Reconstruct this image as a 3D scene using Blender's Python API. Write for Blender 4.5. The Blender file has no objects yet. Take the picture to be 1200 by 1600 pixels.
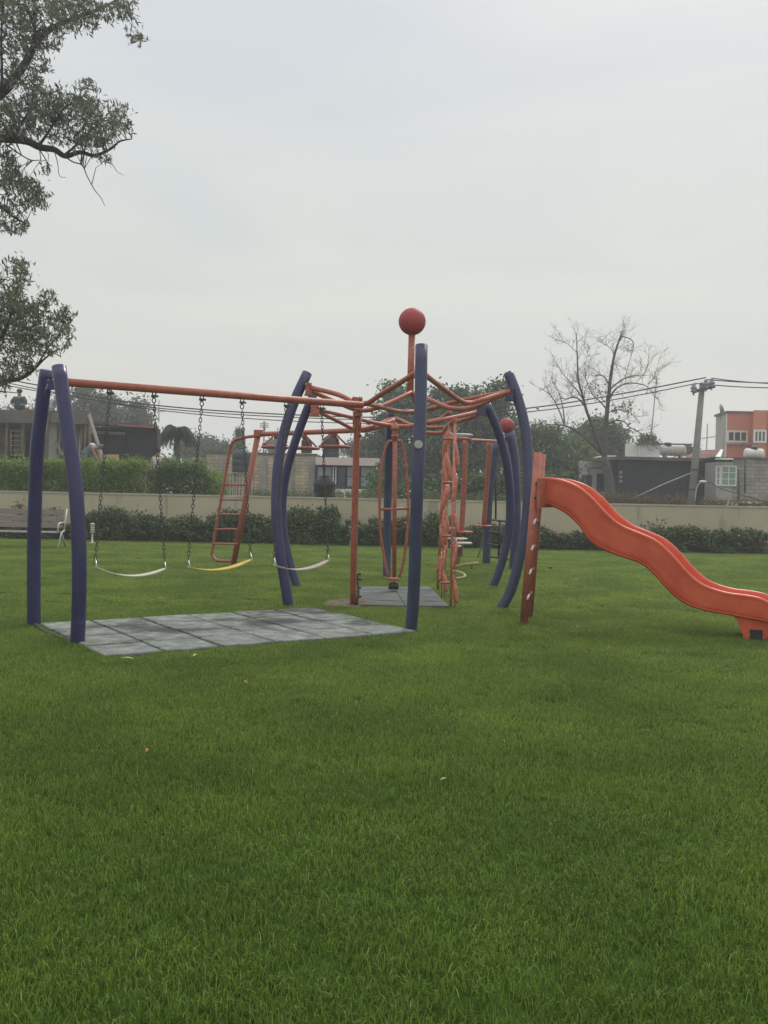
import bpy, math, random
import numpy as np
from mathutils import Vector, Matrix, noise
random.seed(7); RNG = np.random.default_rng(7)
SC = bpy.context.scene; COL = SC.collection
# ------------------------------------------------------------------ camera
H = 1.5; FPX = 1500.0; PITCH = math.atan(32 / 1500); ROLL = math.radians(1.2)
FW = Vector((0, math.cos(PITCH), -math.sin(PITCH))); R0 = Vector((1, 0, 0)); U0 = R0.cross(FW)
RT = math.cos(ROLL) * R0 + math.sin(ROLL) * U0; UP = -math.sin(ROLL) * R0 + math.cos(ROLL) * U0
cd = bpy.data.cameras.new('camera'); cam = bpy.data.objects.new('camera', cd); COL.objects.link(cam)
cd.sensor_fit = 'VERTICAL'; cd.sensor_height = 36; cd.lens = 36 * FPX / 1600; cd.clip_end = 2000; cd.clip_start = .05
cam.matrix_world = Matrix(((RT.x, UP.x, -FW.x, 0), (RT.y, UP.y, -FW.y, 0), (RT.z, UP.z, -FW.z, H), (0, 0, 0, 1)))
SC.camera = cam
# ------------------------------------------------------------------ world, sun, exposure
SUN_EL = math.radians(42); SUN_AZ = math.radians(25)     # behind the playground, to the right
w = bpy.data.worlds.new('World'); SC.world = w; w.use_nodes = True; nt = w.node_tree; N = nt.nodes; L = nt.links; N.clear()
out = N.new('ShaderNodeOutputWorld'); bg = N.new('ShaderNodeBackground'); bg.inputs[1].default_value = 1
sky = N.new('ShaderNodeTexSky'); sky.sky_type = 'NISHITA'; sky.sun_disc = False; sky.sun_elevation = SUN_EL; sky.sun_rotation = SUN_AZ; sky.dust_density = 4
sk = N.new('ShaderNodeVectorMath'); sk.operation = 'SCALE'; sk.inputs['Scale'].default_value = .06; L.new(sky.outputs[0], sk.inputs[0])
tc = N.new('ShaderNodeTexCoord'); sx = N.new('ShaderNodeSeparateXYZ'); L.new(tc.outputs['Generated'], sx.inputs[0])
ramp = N.new('ShaderNodeValToRGB'); L.new(sx.outputs['Z'], ramp.inputs[0]); e = ramp.color_ramp
e.elements[0].position = 0; e.elements[0].color = (.70, .69, .635, 1)
e.elements[1].position = .22; e.elements[1].color = (.71, .745, .71, 1)
x = e.elements.new(.46); x.color = (.74, .775, .80, 1)
x = e.elements.new(.75); x.color = (1.2, 1.21, 1.23, 1)
x = e.elements.new(1.0); x.color = (1.6, 1.58, 1.56, 1)
mp = N.new('ShaderNodeMapping'); mp.inputs['Scale'].default_value = (1.1, 1.1, 4.2); L.new(tc.outputs['Generated'], mp.inputs[0])
nz = N.new('ShaderNodeTexNoise'); nz.inputs['Scale'].default_value = 2.1; nz.inputs['Detail'].default_value = 5; nz.inputs['Distortion'].default_value = .5; L.new(mp.outputs[0], nz.inputs[0])
cr = N.new('ShaderNodeValToRGB'); L.new(nz.outputs[0], cr.inputs[0]); cr.color_ramp.elements[0].position = .36; cr.color_ramp.elements[0].color = (.925, .935, .965, 1); cr.color_ramp.elements[1].position = .66; cr.color_ramp.elements[1].color = (1.045, 1.03, 1.0, 1)
ml = N.new('ShaderNodeMix'); ml.data_type = 'RGBA'; ml.blend_type = 'MULTIPLY'; ml.inputs[0].default_value = 1; L.new(ramp.outputs[0], ml.inputs[6]); L.new(cr.outputs[0], ml.inputs[7])
mx = N.new('ShaderNodeMix'); mx.data_type = 'RGBA'; mx.inputs[0].default_value = .95; L.new(sk.outputs[0], mx.inputs[6]); L.new(ml.outputs[2], mx.inputs[7])
L.new(mx.outputs[2], bg.inputs[0]); L.new(bg.outputs[0], out.inputs[0])
sd = bpy.data.lights.new('sun', 'SUN'); so = bpy.data.objects.new('sun', sd); COL.objects.link(so)
sd.energy = 1.5; sd.angle = math.radians(14); sd.color = (1, .96, .9)
sdir = Vector((math.sin(SUN_AZ) * math.cos(SUN_EL), math.cos(SUN_AZ) * math.cos(SUN_EL), math.sin(SUN_EL)))
so.rotation_euler = sdir.to_track_quat('Z', 'Y').to_euler()
SC.view_settings.view_transform = 'Standard'; SC.view_settings.look = 'None'; SC.view_settings.exposure = 0; SC.view_settings.gamma = 1
SC.cycles.volume_bounces = 1; SC.cycles.max_bounces = 6; SC.cycles.transparent_max_bounces = 8
HAZE_DENSITY = .0023
# ------------------------------------------------------------------ helpers
def at(px, py, Y):
    d = FW * FPX + RT * (px - 600) + UP * (800 - py)
    return Vector((0, 0, H)) + d * (Y / d.y)
def gnd(px, py, z=0.0):
    d = FW * FPX + RT * (px - 600) + UP * (800 - py)
    return Vector((0, 0, H)) + d * ((z - H) / d.z)
def vt(p): return Vector(p)
def cat(pts, n=6):
    P = [Vector(p) for p in pts]
    if len(P) < 3: return P
    Q = [2 * P[0] - P[1]] + P + [2 * P[-1] - P[-2]]; o = []
    for i in range(1, len(Q) - 2):
        a, b, c, d = Q[i - 1:i + 3]
        for k in range(n):
            t = k / n
            o.append(.5 * ((2 * b) + (c - a) * t + (2 * a - 5 * b + 4 * c - d) * t * t + (3 * b - a - 3 * c + d) * t ** 3))
    o.append(P[-1]); return o
ORG = {}
class MB:
    def __init__(s): s.v = []; s.f = []; s.sm = []
    def add(s, vs, fs, sm=False):
        o = len(s.v); s.v += [tuple(v) for v in vs]; s.f += [tuple(i + o for i in f) for f in fs]; s.sm += [sm] * len(fs); return s
    def box(s, c, sz, rz=0, M=None):
        a, b, h = sz[0] / 2, sz[1] / 2, sz[2] / 2
        vs = [Vector((x * a, y * b, z * h)) for z in (-1, 1) for y in (-1, 1) for x in (-1, 1)]
        R = M if M is not None else Matrix.Rotation(rz, 3, 'Z')
        vs = [R @ v + Vector(c) for v in vs]
        return s.add(vs, [(0, 2, 3, 1), (4, 5, 7, 6), (0, 1, 5, 4), (2, 6, 7, 3), (0, 4, 6, 2), (1, 3, 7, 5)])
    def bb(s, x0, x1, y0, y1, z0, z1): return s.box(((x0 + x1) / 2, (y0 + y1) / 2, (z0 + z1) / 2), (abs(x1 - x0), abs(y1 - y0), abs(z1 - z0)))
    def beam(s, a, b, w, h):
        a, b = Vector(a), Vector(b); d = b - a; M = d.to_track_quat('Y', 'Z').to_matrix()
        return s.box((a + b) / 2, (w, d.length, h), M=M)
    def tube(s, pts, r, seg=10, cap=True, smooth=0, closed=False):
        P = cat(pts, smooth) if smooth else [Vector(p) for p in pts]
        n = len(P)
        if isinstance(r, (int, float)): rs = [r] * n
        elif callable(r): rs = [r(i / (n - 1)) for i in range(n)]
        else: rs = [r[0] + (r[-1] - r[0]) * i / (n - 1) for i in range(n)] if len(r) != n else r
        t0 = (P[1] - P[0]).normalized(); up = Vector((0, 0, 1)) if abs(t0.z) < .9 else Vector((1, 0, 0))
        u = t0.cross(up).normalized(); vs = []
        for i in range(n):
            if closed: t = (P[(i + 1) % n] - P[i - 1])
            else: t = P[min(i + 1, n - 1)] - P[max(i - 1, 0)]
            t = t.normalized() if t.length > 1e-9 else t0
            u = (u - t * u.dot(t)).normalized(); v = t.cross(u)
            for k in range(seg):
                a = 2 * math.pi * k / seg; vs.append(P[i] + (u * math.cos(a) + v * math.sin(a)) * rs[i])
        fs = []; m = n if closed else n - 1
        for i in range(m):
            j = (i + 1) % n
            for k in range(seg): fs.append((i * seg + k, i * seg + (k + 1) % seg, j * seg + (k + 1) % seg, j * seg + k))
        s.add(vs, fs, True)
        if cap and not closed:
            o = len(s.v) - n * seg
            s.f += [tuple(o + k for k in reversed(range(seg))), tuple(o + (n - 1) * seg + k for k in range(seg))]; s.sm += [False, False]
        return s
    def lathe(s, c, prof, seg=20, M=None, capb=True):
        c = Vector(c); vs = []
        for r, z in prof:
            for k in range(seg):
                a = 2 * math.pi * k / seg; v = Vector((r * math.cos(a), r * math.sin(a), z)); vs.append(c + (M @ v if M is not None else v))
        fs = []
        for i in range(len(prof) - 1):
            for k in range(seg): fs.append((i * seg + k, i * seg + (k + 1) % seg, (i + 1) * seg + (k + 1) % seg, (i + 1) * seg + k))
        s.add(vs, fs, True)
        o = len(s.v) - len(vs)
        s.f += [tuple(o + k for k in reversed(range(seg))), tuple(o + (len(prof) - 1) * seg + k for k in range(seg))]; s.sm += [False, False]
        return s
    def sphere(s, c, r, sc=(1, 1, 1), seg=20, rings=12, M=None):
        c = Vector(c); vs = []; fs = []
        for i in range(rings + 1):
            th = math.pi * i / rings
            for k in range(seg):
                a = 2 * math.pi * k / seg; v = Vector((math.sin(th) * math.cos(a) * r * sc[0], math.sin(th) * math.sin(a) * r * sc[1], math.cos(th) * r * sc[2]))
                vs.append(c + (M @ v if M is not None else v))
        for i in range(rings):
            for k in range(seg): fs.append((i * seg + k, (i + 1) * seg + k, (i + 1) * seg + (k + 1) % seg, i * seg + (k + 1) % seg))
        return s.add(vs, fs, True)
    def build(s, name, mat, parent=None, loc=None):
        me = bpy.data.meshes.new(name); org = Vector((0, 0, 0))
        if loc is not None: org = Vector(loc)
        if parent is not None: org = ORG.get(parent.name, Vector((0, 0, 0))) if loc is None else org
        me.from_pydata([(x - org.x, y - org.y, z - org.z) for x, y, z in s.v], [], s.f)
        me.polygons.foreach_set('use_smooth', s.sm); me.update(); me.materials.append(mat)
        o = bpy.data.objects.new(name, me); COL.objects.link(o)
        if parent is not None: o.parent = parent; ORG[o.name] = org
        else: o.location = org; ORG[o.name] = org
        return o
def tag(o, label=None, catg=None, group=None, kind=None):
    if label: o['label'] = label
    if catg: o['category'] = catg
    if group: o['group'] = group
    if kind: o['kind'] = kind
    return o
def thing(name, loc, label, catg, group=None):
    o = bpy.data.objects.new(name, None); COL.objects.link(o); o.location = loc; o.empty_display_size = .1
    ORG[o.name] = Vector(loc); return tag(o, label, catg, group)
# ------------------------------------------------------------------ materials
def mat(name, col, rough=.6, var=.15, scale=6, bump=0, metal=0, col2=None, spec=.5, det=6, coords='Object', stretch=(1, 1, 1), wear=None, thr=(.35, .7)):
    m = bpy.data.materials.new(name); m.use_nodes = True; nt = m.node_tree; n = nt.nodes; l = nt.links; b = n['Principled BSDF']
    b.inputs['Roughness'].default_value = rough; b.inputs['Metallic'].default_value = metal; b.inputs['Specular IOR Level'].default_value = spec
    tc = n.new('ShaderNodeTexCoord'); mp = n.new('ShaderNodeMapping'); mp.inputs['Scale'].default_value = stretch; l.new(tc.outputs[coords], mp.inputs[0])
    z = n.new('ShaderNodeTexNoise'); z.inputs['Scale'].default_value = scale; z.inputs['Detail'].default_value = det; z.inputs['Roughness'].default_value = .6; l.new(mp.outputs[0], z.inputs[0])
    r = n.new('ShaderNodeValToRGB'); l.new(z.outputs[0], r.inputs[0]); r.color_ramp.elements[0].position = thr[0]; r.color_ramp.elements[1].position = thr[1]
    c2 = col2 or tuple(min(1, c * (1 + var)) for c in col)
    c1 = col if col2 else tuple(c * (1 - var) for c in col)
    r.color_ramp.elements[0].color = (*c1, 1); r.color_ramp.elements[1].color = (*c2, 1); l.new(r.outputs[0], b.inputs['Base Color'])
    if wear:
        wc, lo, sc2, st2 = wear; m2 = n.new('ShaderNodeMapping'); m2.inputs['Scale'].default_value = st2; l.new(tc.outputs[coords], m2.inputs[0]); z2 = n.new('ShaderNodeTexNoise'); z2.inputs['Scale'].default_value = sc2; z2.inputs['Detail'].default_value = 9; z2.inputs['Roughness'].default_value = .72; l.new(m2.outputs[0], z2.inputs[0])
        r2 = n.new('ShaderNodeValToRGB'); r2.color_ramp.elements[0].position = lo; r2.color_ramp.elements[1].position = lo + .05; l.new(z2.outputs[0], r2.inputs[0]); q = n.new('ShaderNodeMix'); q.data_type = 'RGBA'; l.new(r2.outputs[0], q.inputs[0]); l.new(r.outputs[0], q.inputs[6]); q.inputs[7].default_value = (*wc, 1); l.new(q.outputs[2], b.inputs['Base Color'])
        mr = n.new('ShaderNodeMath'); mr.operation = 'MULTIPLY_ADD'; l.new(r2.outputs[0], mr.inputs[0]); mr.inputs[1].default_value = .4; mr.inputs[2].default_value = rough; l.new(mr.outputs[0], b.inputs['Roughness'])
    if bump:
        bp = n.new('ShaderNodeBump'); bp.inputs['Strength'].default_value = bump; bp.inputs['Distance'].default_value = .02; l.new(z.outputs[0], bp.inputs['Height']); l.new(bp.outputs[0], b.inputs['Normal'])
    return m
def leafmat(name, c1, c2, rough=.55, tr=.3, posscale=0):
    m = bpy.data.materials.new(name); m.use_nodes = True; nt = m.node_tree; n = nt.nodes; l = nt.links; b = n['Principled BSDF']; b.inputs['Roughness'].default_value = rough; b.inputs['Specular IOR Level'].default_value = .3 if 'lawn' in name else .35
    a = n.new('ShaderNodeAttribute'); a.attribute_name = 'rnd'; r = n.new('ShaderNodeValToRGB'); l.new(a.outputs['Fac'], r.inputs[0])
    r.color_ramp.elements[0].color = (*c1, 1); r.color_ramp.elements[1].color = (*c2, 1)
    if 'lawn' in name:
        x3 = r.color_ramp.elements.new(.93); x3.color = (*c2, 1); r.color_ramp.elements[-1].position = .975; r.color_ramp.elements[-1].color = (.50, .46, .22, 1)
    src = r.outputs[0]
    if posscale:
        g = n.new('ShaderNodeNewGeometry'); z = n.new('ShaderNodeTexNoise'); z.inputs['Scale'].default_value = posscale; z.inputs['Detail'].default_value = 5; l.new(g.outputs['Position'], z.inputs[0])
        r2 = n.new('ShaderNodeValToRGB'); r2.color_ramp.elements[0].position = .35; r2.color_ramp.elements[0].color = (.78, .80, .8, 1); r2.color_ramp.elements[1].position = .68; r2.color_ramp.elements[1].color = (1.28, 1.18, 1.15, 1); l.new(z.outputs[0], r2.inputs[0])
        q = n.new('ShaderNodeMix'); q.data_type = 'RGBA'; q.blend_type = 'MULTIPLY'; q.inputs[0].default_value = 1; l.new(src, q.inputs[6]); l.new(r2.outputs[0], q.inputs[7]); src = q.outputs[2]
    if 'lawn' in name:   # base colour painted paler towards the back, standing in for light at grazing angles
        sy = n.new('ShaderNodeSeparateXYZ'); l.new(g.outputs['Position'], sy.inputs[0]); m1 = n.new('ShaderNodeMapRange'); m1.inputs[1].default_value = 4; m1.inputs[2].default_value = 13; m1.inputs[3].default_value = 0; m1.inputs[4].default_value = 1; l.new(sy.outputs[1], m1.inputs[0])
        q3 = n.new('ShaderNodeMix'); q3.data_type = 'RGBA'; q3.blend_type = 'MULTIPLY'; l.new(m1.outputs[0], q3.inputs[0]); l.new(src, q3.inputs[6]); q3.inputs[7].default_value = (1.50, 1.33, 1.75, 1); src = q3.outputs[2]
    l.new(src, b.inputs['Base Color'])
    t = n.new('ShaderNodeBsdfTranslucent'); l.new(src, t.inputs[0]); ms = n.new('ShaderNodeMixShader'); ms.inputs[0].default_value = tr
    l.new(b.outputs[0], ms.inputs[1]); l.new(t.outputs[0], ms.inputs[2]); l.new(ms.outputs[0], n['Material Output'].inputs[0])
    return m
def brickmat(name, c1, c2, mort, bw=.4, bh=.2, ms=.015, rough=.9, var=.5):
    m = bpy.data.materials.new(name); m.use_nodes = True; nt = m.node_tree; n = nt.nodes; l = nt.links; b = n['Principled BSDF']; b.inputs['Roughness'].default_value = rough
    tc = n.new('ShaderNodeTexCoord'); s = n.new('ShaderNodeSeparateXYZ'); l.new(tc.outputs['Object'], s.inputs[0]); ad = n.new('ShaderNodeMath'); l.new(s.outputs[0], ad.inputs[0]); l.new(s.outputs[1], ad.inputs[1])
    c = n.new('ShaderNodeCombineXYZ'); l.new(ad.outputs[0], c.inputs[0]); l.new(s.outputs[2], c.inputs[1])
    k = n.new('ShaderNodeTexBrick'); l.new(c.outputs[0], k.inputs[0]); k.inputs['Scale'].default_value = 1; k.inputs['Brick Width'].default_value = bw; k.inputs['Row Height'].default_value = bh; k.inputs['Mortar Size'].default_value = ms
    k.inputs['Color1'].default_value = (*c1, 1); k.inputs['Color2'].default_value = (*c2, 1); k.inputs['Mortar'].default_value = (*mort, 1)
    z = n.new('ShaderNodeTexNoise'); z.inputs['Scale'].default_value = 1.3; z.inputs['Detail'].default_value = 8; l.new(tc.outputs['Object'], z.inputs[0])
    r = n.new('ShaderNodeValToRGB'); r.color_ramp.elements[0].position = .35; r.color_ramp.elements[0].color = (1 - var, 1 - var, 1 - var, 1); r.color_ramp.elements[1].position = .6; r.color_ramp.elements[1].color = (1, 1, 1, 1); l.new(z.outputs[0], r.inputs[0])
    q = n.new('ShaderNodeMix'); q.data_type = 'RGBA'; q.blend_type = 'MULTIPLY'; q.inputs[0].default_value = 1; l.new(k.outputs[0], q.inputs[6]); l.new(r.outputs[0], q.inputs[7]); l.new(q.outputs[2], b.inputs['Base Color'])
    bp = n.new('ShaderNodeBump'); bp.inputs['Strength'].default_value = .6; bp.inputs['Distance'].default_value = .02; bp.invert = True; l.new(k.outputs['Fac'], bp.inputs['Height']); l.new(bp.outputs[0], b.inputs['Normal'])
    return m
M = {}
M['blue'] = mat('violet blue paint', (.033, .031, .098), .3, .12, 5, .05, col2=(.046, .045, .130), wear=((.10, .105, .17), .62, 6, (1, 1, .25)))
M['blue_faded'] = mat('sun faded blue paint', (.033, .037, .088), .38, 0, 3, .05, col2=(.060, .074, .145), stretch=(1, 1, .4), wear=((.13, .14, .17), .63, 7, (1, 1, .3)))
M['red'] = mat('faded orange red paint', (.33, .088, .055), .45, .2, 14, .08, col2=(.46, .14, .08), wear=((.13, .07, .05), .64, 16, (1, 1, 1)))
M['redold'] = mat('worn coral paint', (.37, .09, .055), .42, 0, 22, .1, col2=(.55, .25, .17), thr=(.45, .78))
M['panel'] = mat('bright worn orange paint', (.48, .12, .065), .38, 0, 20, .1, col2=(.66, .30, .20), thr=(.4, .75))
M['ball'] = mat('matte red plastic', (.36, .045, .05), .6, .15, 9, .12)
M['slide'] = mat('orange rotomoulded plastic', (.56, .082, .035), .34, .10, 3.5, .03, col2=(.70, .125, .055), wear=((.60, .15, .085), .62, 9, (1, 1, 1)))
M['steel'] = mat('galvanised chain steel', (.10, .10, .09), .5, .4, 30, 0, .6)
M['shiny'] = mat('bright zinc', (.6, .6, .56), .3, .1, 12, 0, .8)
M['cream'] = mat('cream rubber', (.58, .55, .45), .55, .12, 10)
M['yellow'] = mat('yellow rubber', (.62, .45, .05), .5, .15, 8)
M['pink'] = mat('pinkish grey rubber', (.50, .40, .35), .55, .15, 10)
M['black'] = mat('black rubber', (.02, .02, .022), .6, .2, 10)
M['dirt'] = mat('bare soil', (.16, .12, .08), .95, .35, 20, .5)
M['sticker'] = mat('pale sticker', (.55, .55, .50), .5, .3, 40, col2=(.28, .30, .27))
M['wall'] = mat('beige wall render', (.46, .405, .28), .9, 0, .55, .12, col2=(.54, .485, .345), stretch=(1, 1, .5), wear=((.36, .33, .24), .57, 1.2, (1, 1, .22)))
M['coping'] = mat('pale wall coping', (.46, .43, .34), .9, .1, 2, .1)
M['wood'] = mat('weathered brown slats', (.21, .18, .155), .7, .2, 9, .1, stretch=(.4, 4, 4))
M['castmetal'] = mat('white bench metal', (.50, .50, .46), .4, .1, 8, 0, .2)
M['bark'] = mat('grey brown bark', (.10, .085, .07), .95, .35, 7, .6, stretch=(1, 1, .3))
M['eucbark'] = mat('dark limb bark', (.06, .052, .048), .95, .3, 9, .5)
M['barebark'] = mat('grey bare bark', (.09, .083, .075), .95, .3, 5, .4)
M['concrete'] = mat('stained concrete', (.24, .235, .21), .95, 0, 2.2, .2, col2=(.34, .33, .30))
M['conc_dark'] = mat('dark weathered concrete', (.09, .08, .07), .95, 0, 1.5, .3, col2=(.17, .15, .13))
M['poleconc'] = mat('grey pole concrete', (.22, .215, .195), .9, .14, 3, .2)
M['darkroom'] = mat('dark interior boards', (.018, .018, .018), .95, 0, 1.2, 0, col2=(.05, .047, .043))
M['tarp'] = mat('black shade mesh', (.022, .024, .03), .8, 0, .9, .3, col2=(.045, .047, .055), stretch=(1, 1, .3))
M['plank'] = mat('raw construction timber', (.17, .135, .09), .9, .25, 8, .2, stretch=(1, 1, .3))
M['ply'] = mat('new plywood', (.48, .33, .19), .8, .15, 4)
M['whitepaint'] = mat('off white render', (.78, .77, .74), .85, 0, 1.1, .05, col2=(.64, .63, .59), wear=((.45, .43, .38), .6, 2, (1, 1, .2)))
M['pinkpaint'] = mat('pale pink render', (.62, .52, .49), .85, .08, 1.3, .05)
M['orange_wall'] = mat('orange render', (.50, .17, .075), .85, 0, .8, .05, col2=(.57, .21, .10), wear=((.40, .15, .08), .58, 1.5, (1, 1, .15)))
M['greyrender'] = mat('grey cement render', (.36, .35, .32), .9, .12, 1, .1, wear=((.24, .23, .20), .55, 1.6, (1, 1, .2)))
M['glass'] = mat('dark window glass', (.03, .035, .045), .12, .2, 1, 0, 0, spec=.8)
M['curtain'] = mat('glass over blue grey curtain', (.24, .28, .35), .25, 0, 2.5, 0, col2=(.38, .43, .50), stretch=(6, 6, .2))
M['greenglass'] = mat('glass over green curtain', (.16, .27, .23), .25, 0, 3, 0, col2=(.25, .36, .31))
M['frame_w'] = mat('white window frame', (.7, .7, .68), .5, .05, 3)
M['frame_d'] = mat('dark window frame', (.05, .055, .06), .5, .1, 3)
M['tank'] = mat('charcoal plastic tank', (.028, .031, .034), .7, .2, 3, spec=.25)
M['tankw'] = mat('dirty white tank', (.52, .50, .46), .6, 0, 3, .05, col2=(.36, .32, .27))
M['tankg'] = mat('grey green tank lid', (.038, .055, .052), .6, .15, 3)
M['tiles'] = brickmat('terracotta roof tiles', (.36, .12, .075), (.24, .085, .06), (.09, .04, .03), .24, .11, .025)
M['brick'] = brickmat('cream concrete brick', (.62, .52, .39), (.50, .41, .30), (.36, .32, .25), .42, .13, .016, var=.32)
M['block'] = brickmat('grey concrete block', (.36, .34, .30), (.28, .265, .235), (.19, .18, .16), .38, .16, .014, var=.3)
M['wire'] = mat('black cable', (.03, .03, .03), .7, .1, 3)
M['insul'] = mat('grey porcelain', (.22, .2, .25), .3, .2, 8)
M['carpaint'] = mat('white car paint', (.7, .7, .7), .2, .04, 3)
M['skin'] = mat('skin', (.30, .17, .11), .6, .1, 6)
M['hair'] = mat('dark hair', (.015, .012, .01), .7, .2, 20)
M['teal'] = mat('teal shirt', (.03, .075, .09), .9, .15, 9)
M['greycloth'] = mat('grey work clothes', (.10, .115, .15), .9, .15, 9)
M['whitecloth'] = mat('white shirt', (.6, .6, .6), .9, .1, 9)
M['leafdry'] = mat('dry leaf', (.42, .36, .16), .7, .3, 30)
M['leafbrown'] = mat('brown dead leaf', (.30, .11, .06), .7, .3, 30)
M['soil'] = mat('lawn thatch', (.022, .042, .008), 1, 0, 9, .6, col2=(.045, .085, .018), spec=0)
M['earth'] = mat('outside earth', (.18, .16, .11), 1, 0, .4, .5, col2=(.10, .12, .06))
def tilemat():
    m = mat('grey rubber paving', (.13, .145, .132), .9, 0, 7, .3, col2=(.27, .295, .262), thr=(.36, .66), wear=((.11, .12, .11), .56, 38, (1, 1, 1)))
    nt = m.node_tree; n = nt.nodes; l = nt.links; b = n['Principled BSDF']; src = b.inputs['Base Color'].links[0].from_socket
    g = n.new('ShaderNodeNewGeometry'); z = n.new('ShaderNodeTexNoise'); z.inputs['Scale'].default_value = 1.15; z.inputs['Detail'].default_value = 8; z.inputs['Roughness'].default_value = .62; z.inputs['Distortion'].default_value = .3
    l.new(g.outputs['Position'], z.inputs[0]); r = n.new('ShaderNodeValToRGB'); r.color_ramp.elements[0].position = .5; r.color_ramp.elements[0].color = (1, 1, 1, 1); r.color_ramp.elements[1].position = .6; r.color_ramp.elements[1].color = (.30, .31, .30, 1); l.new(z.outputs[0], r.inputs[0])
    q = n.new('ShaderNodeMix'); q.data_type = 'RGBA'; q.blend_type = 'MULTIPLY'; q.inputs[0].default_value = 1; l.new(src, q.inputs[6]); l.new(r.outputs[0], q.inputs[7]); l.new(q.outputs[2], b.inputs['Base Color'])
    return m
M['tile'] = tilemat(); M['tile2'] = mat('dark grey rubber planks', (.07, .083, .075), .85, 0, 3, .3, col2=(.125, .14, .125))
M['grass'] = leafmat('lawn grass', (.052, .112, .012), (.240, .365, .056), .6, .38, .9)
M['l_euc'] = leafmat('eucalyptus leaf', (.055, .072, .042), (.22, .24, .15), .5, .35)
M['l_dark'] = leafmat('dark broad leaf', (.028, .058, .022), (.15, .205, .095), .5, .25)
M['l_mid'] = leafmat('mid green leaf', (.045, .09, .028), (.17, .24, .09), .55, .3)
M['l_hedge'] = leafmat('yellow green hedge leaf', (.09, .16, .03), (.32, .42, .11), .55, .5)
M['l_shrub'] = leafmat('border shrub leaf', (.022, .048, .014), (.15, .20, .075), .45, .2)
M['l_dry'] = leafmat('dry weed', (.10, .085, .045), (.20, .17, .10), .8, .2)
M['l_far'] = leafmat('olive distant leaf', (.06, .075, .035), (.13, .15, .08), .6, .3)
# ------------------------------------------------------------------ foliage meshes (numpy)
def leaves_mesh(name, centers, size, matl, parent=None, loc=(0, 0, 0), aspect=.5, droop=None, rnd=None, norm_bias=None):
    n = len(centers); C = np.asarray(centers, float) - np.array(loc); S = size if np.ndim(size) else np.full(n, size); S = S * RNG.uniform(.6, 1.3, n)
    d = RNG.normal(size=(n, 3))
    if droop is not None: d = d * .45 + np.array(droop)
    d /= np.linalg.norm(d, axis=1)[:, None]
    q = RNG.normal(size=(n, 3)); s = np.cross(d, q); s /= np.linalg.norm(s, axis=1)[:, None] + 1e-9
    nn = np.cross(d, s)
    a = C - d * S[:, None] * .5; b = C + d * S[:, None] * .5; m1 = C + s * (S * aspect * .5)[:, None] + nn * (S * .08)[:, None]; m2 = C - s * (S * aspect * .5)[:, None] + nn * (S * .08)[:, None]
    V = np.stack([a, m1, b, m2], 1).reshape(-1, 3)
    me = bpy.data.meshes.new(name); me.vertices.add(4 * n); me.vertices.foreach_set('co', V.ravel().astype(np.float32))
    me.loops.add(4 * n); me.loops.foreach_set('vertex_index', np.arange(4 * n, dtype=np.int32)); me.polygons.add(n)
    me.polygons.foreach_set('loop_start', np.arange(0, 4 * n, 4, dtype=np.int32)); me.polygons.foreach_set('loop_total', np.full(n, 4, dtype=np.int32)); me.update(calc_edges=True)
    r = RNG.uniform(0, 1, n) if rnd is None else np.clip(rnd + RNG.normal(0, .15, n), 0, 1)
    at_ = me.attributes.new('rnd', 'FLOAT', 'FACE'); at_.data.foreach_set('value', r.astype(np.float32)); me.materials.append(matl)
    o = bpy.data.objects.new(name, me); COL.objects.link(o)
    if parent is not None: o.parent = parent
    else: o.location = loc
    return o
def crown_points(ells, nclump, per, csize, shell=.55):
    """clumps near the surface of a union of ellipsoids; each clump a small cloud of leaves"""
    pts = []; rn = []; vol = np.array([e[3] * e[4] * e[5] for e in ells]) ** .67; vol = vol / vol.sum()
    for e, vv in zip(ells, vol):
        k = max(3, int(nclump * vv)); u = RNG.normal(size=(k, 3)); u /= np.linalg.norm(u, axis=1)[:, None]
        rad = RNG.uniform(shell, 1.08, k)[:, None]; c = np.array(e[:3]) + u * rad * np.array(e[3:6])
        for cc in c:
            m = int(per * RNG.uniform(.4, 1.5)); s = csize * RNG.uniform(.5, 1.4)
            pts.append(cc + RNG.normal(size=(m, 3)) * s * np.array([1, 1, .7])); rn.append(np.full(m, RNG.uniform(.1, .9)))
    return np.concatenate(pts), np.concatenate(rn)
def tree(name, ells, trunk, label, group, matl='l_mid', nclump=160, per=40, csize=.22, leaf=.16, trunk_r=.16, catg='tree', aspect=.55, bark='bark', shell=.5):
    base = Vector(trunk[0]); t = thing(name, base, label, catg, group)
    mb = MB(); mb.tube(trunk, [trunk_r, trunk_r * .4], 8, smooth=4)
    top = Vector(trunk[-1]); mid = Vector(trunk[0]).lerp(top, .6)
    for e in ells:
        c = Vector(e[:3]); 
        for k in range(3):
            q = c + Vector(RNG.normal(size=3)) * .45 * min(e[3:6]); mb.tube([mid, mid.lerp(q, .5) + Vector((0, 0, .15)), q], [trunk_r * .45, trunk_r * .1], 6, smooth=3)
    mb.build('trunk', M[bark], t)
    p, r = crown_points(ells, nclump, per, csize, shell)
    leaves_mesh('crown', p, leaf, M[matl], t, base, aspect, rnd=r)
    return t
def ell(px, py, rx, ry, Y, dy=None):
    c = at(px, py, Y); k = Y / FPX; return (c.x, c.y, c.z, rx * k, dy if dy else (rx + ry) * .5 * k, ry * k)
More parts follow.
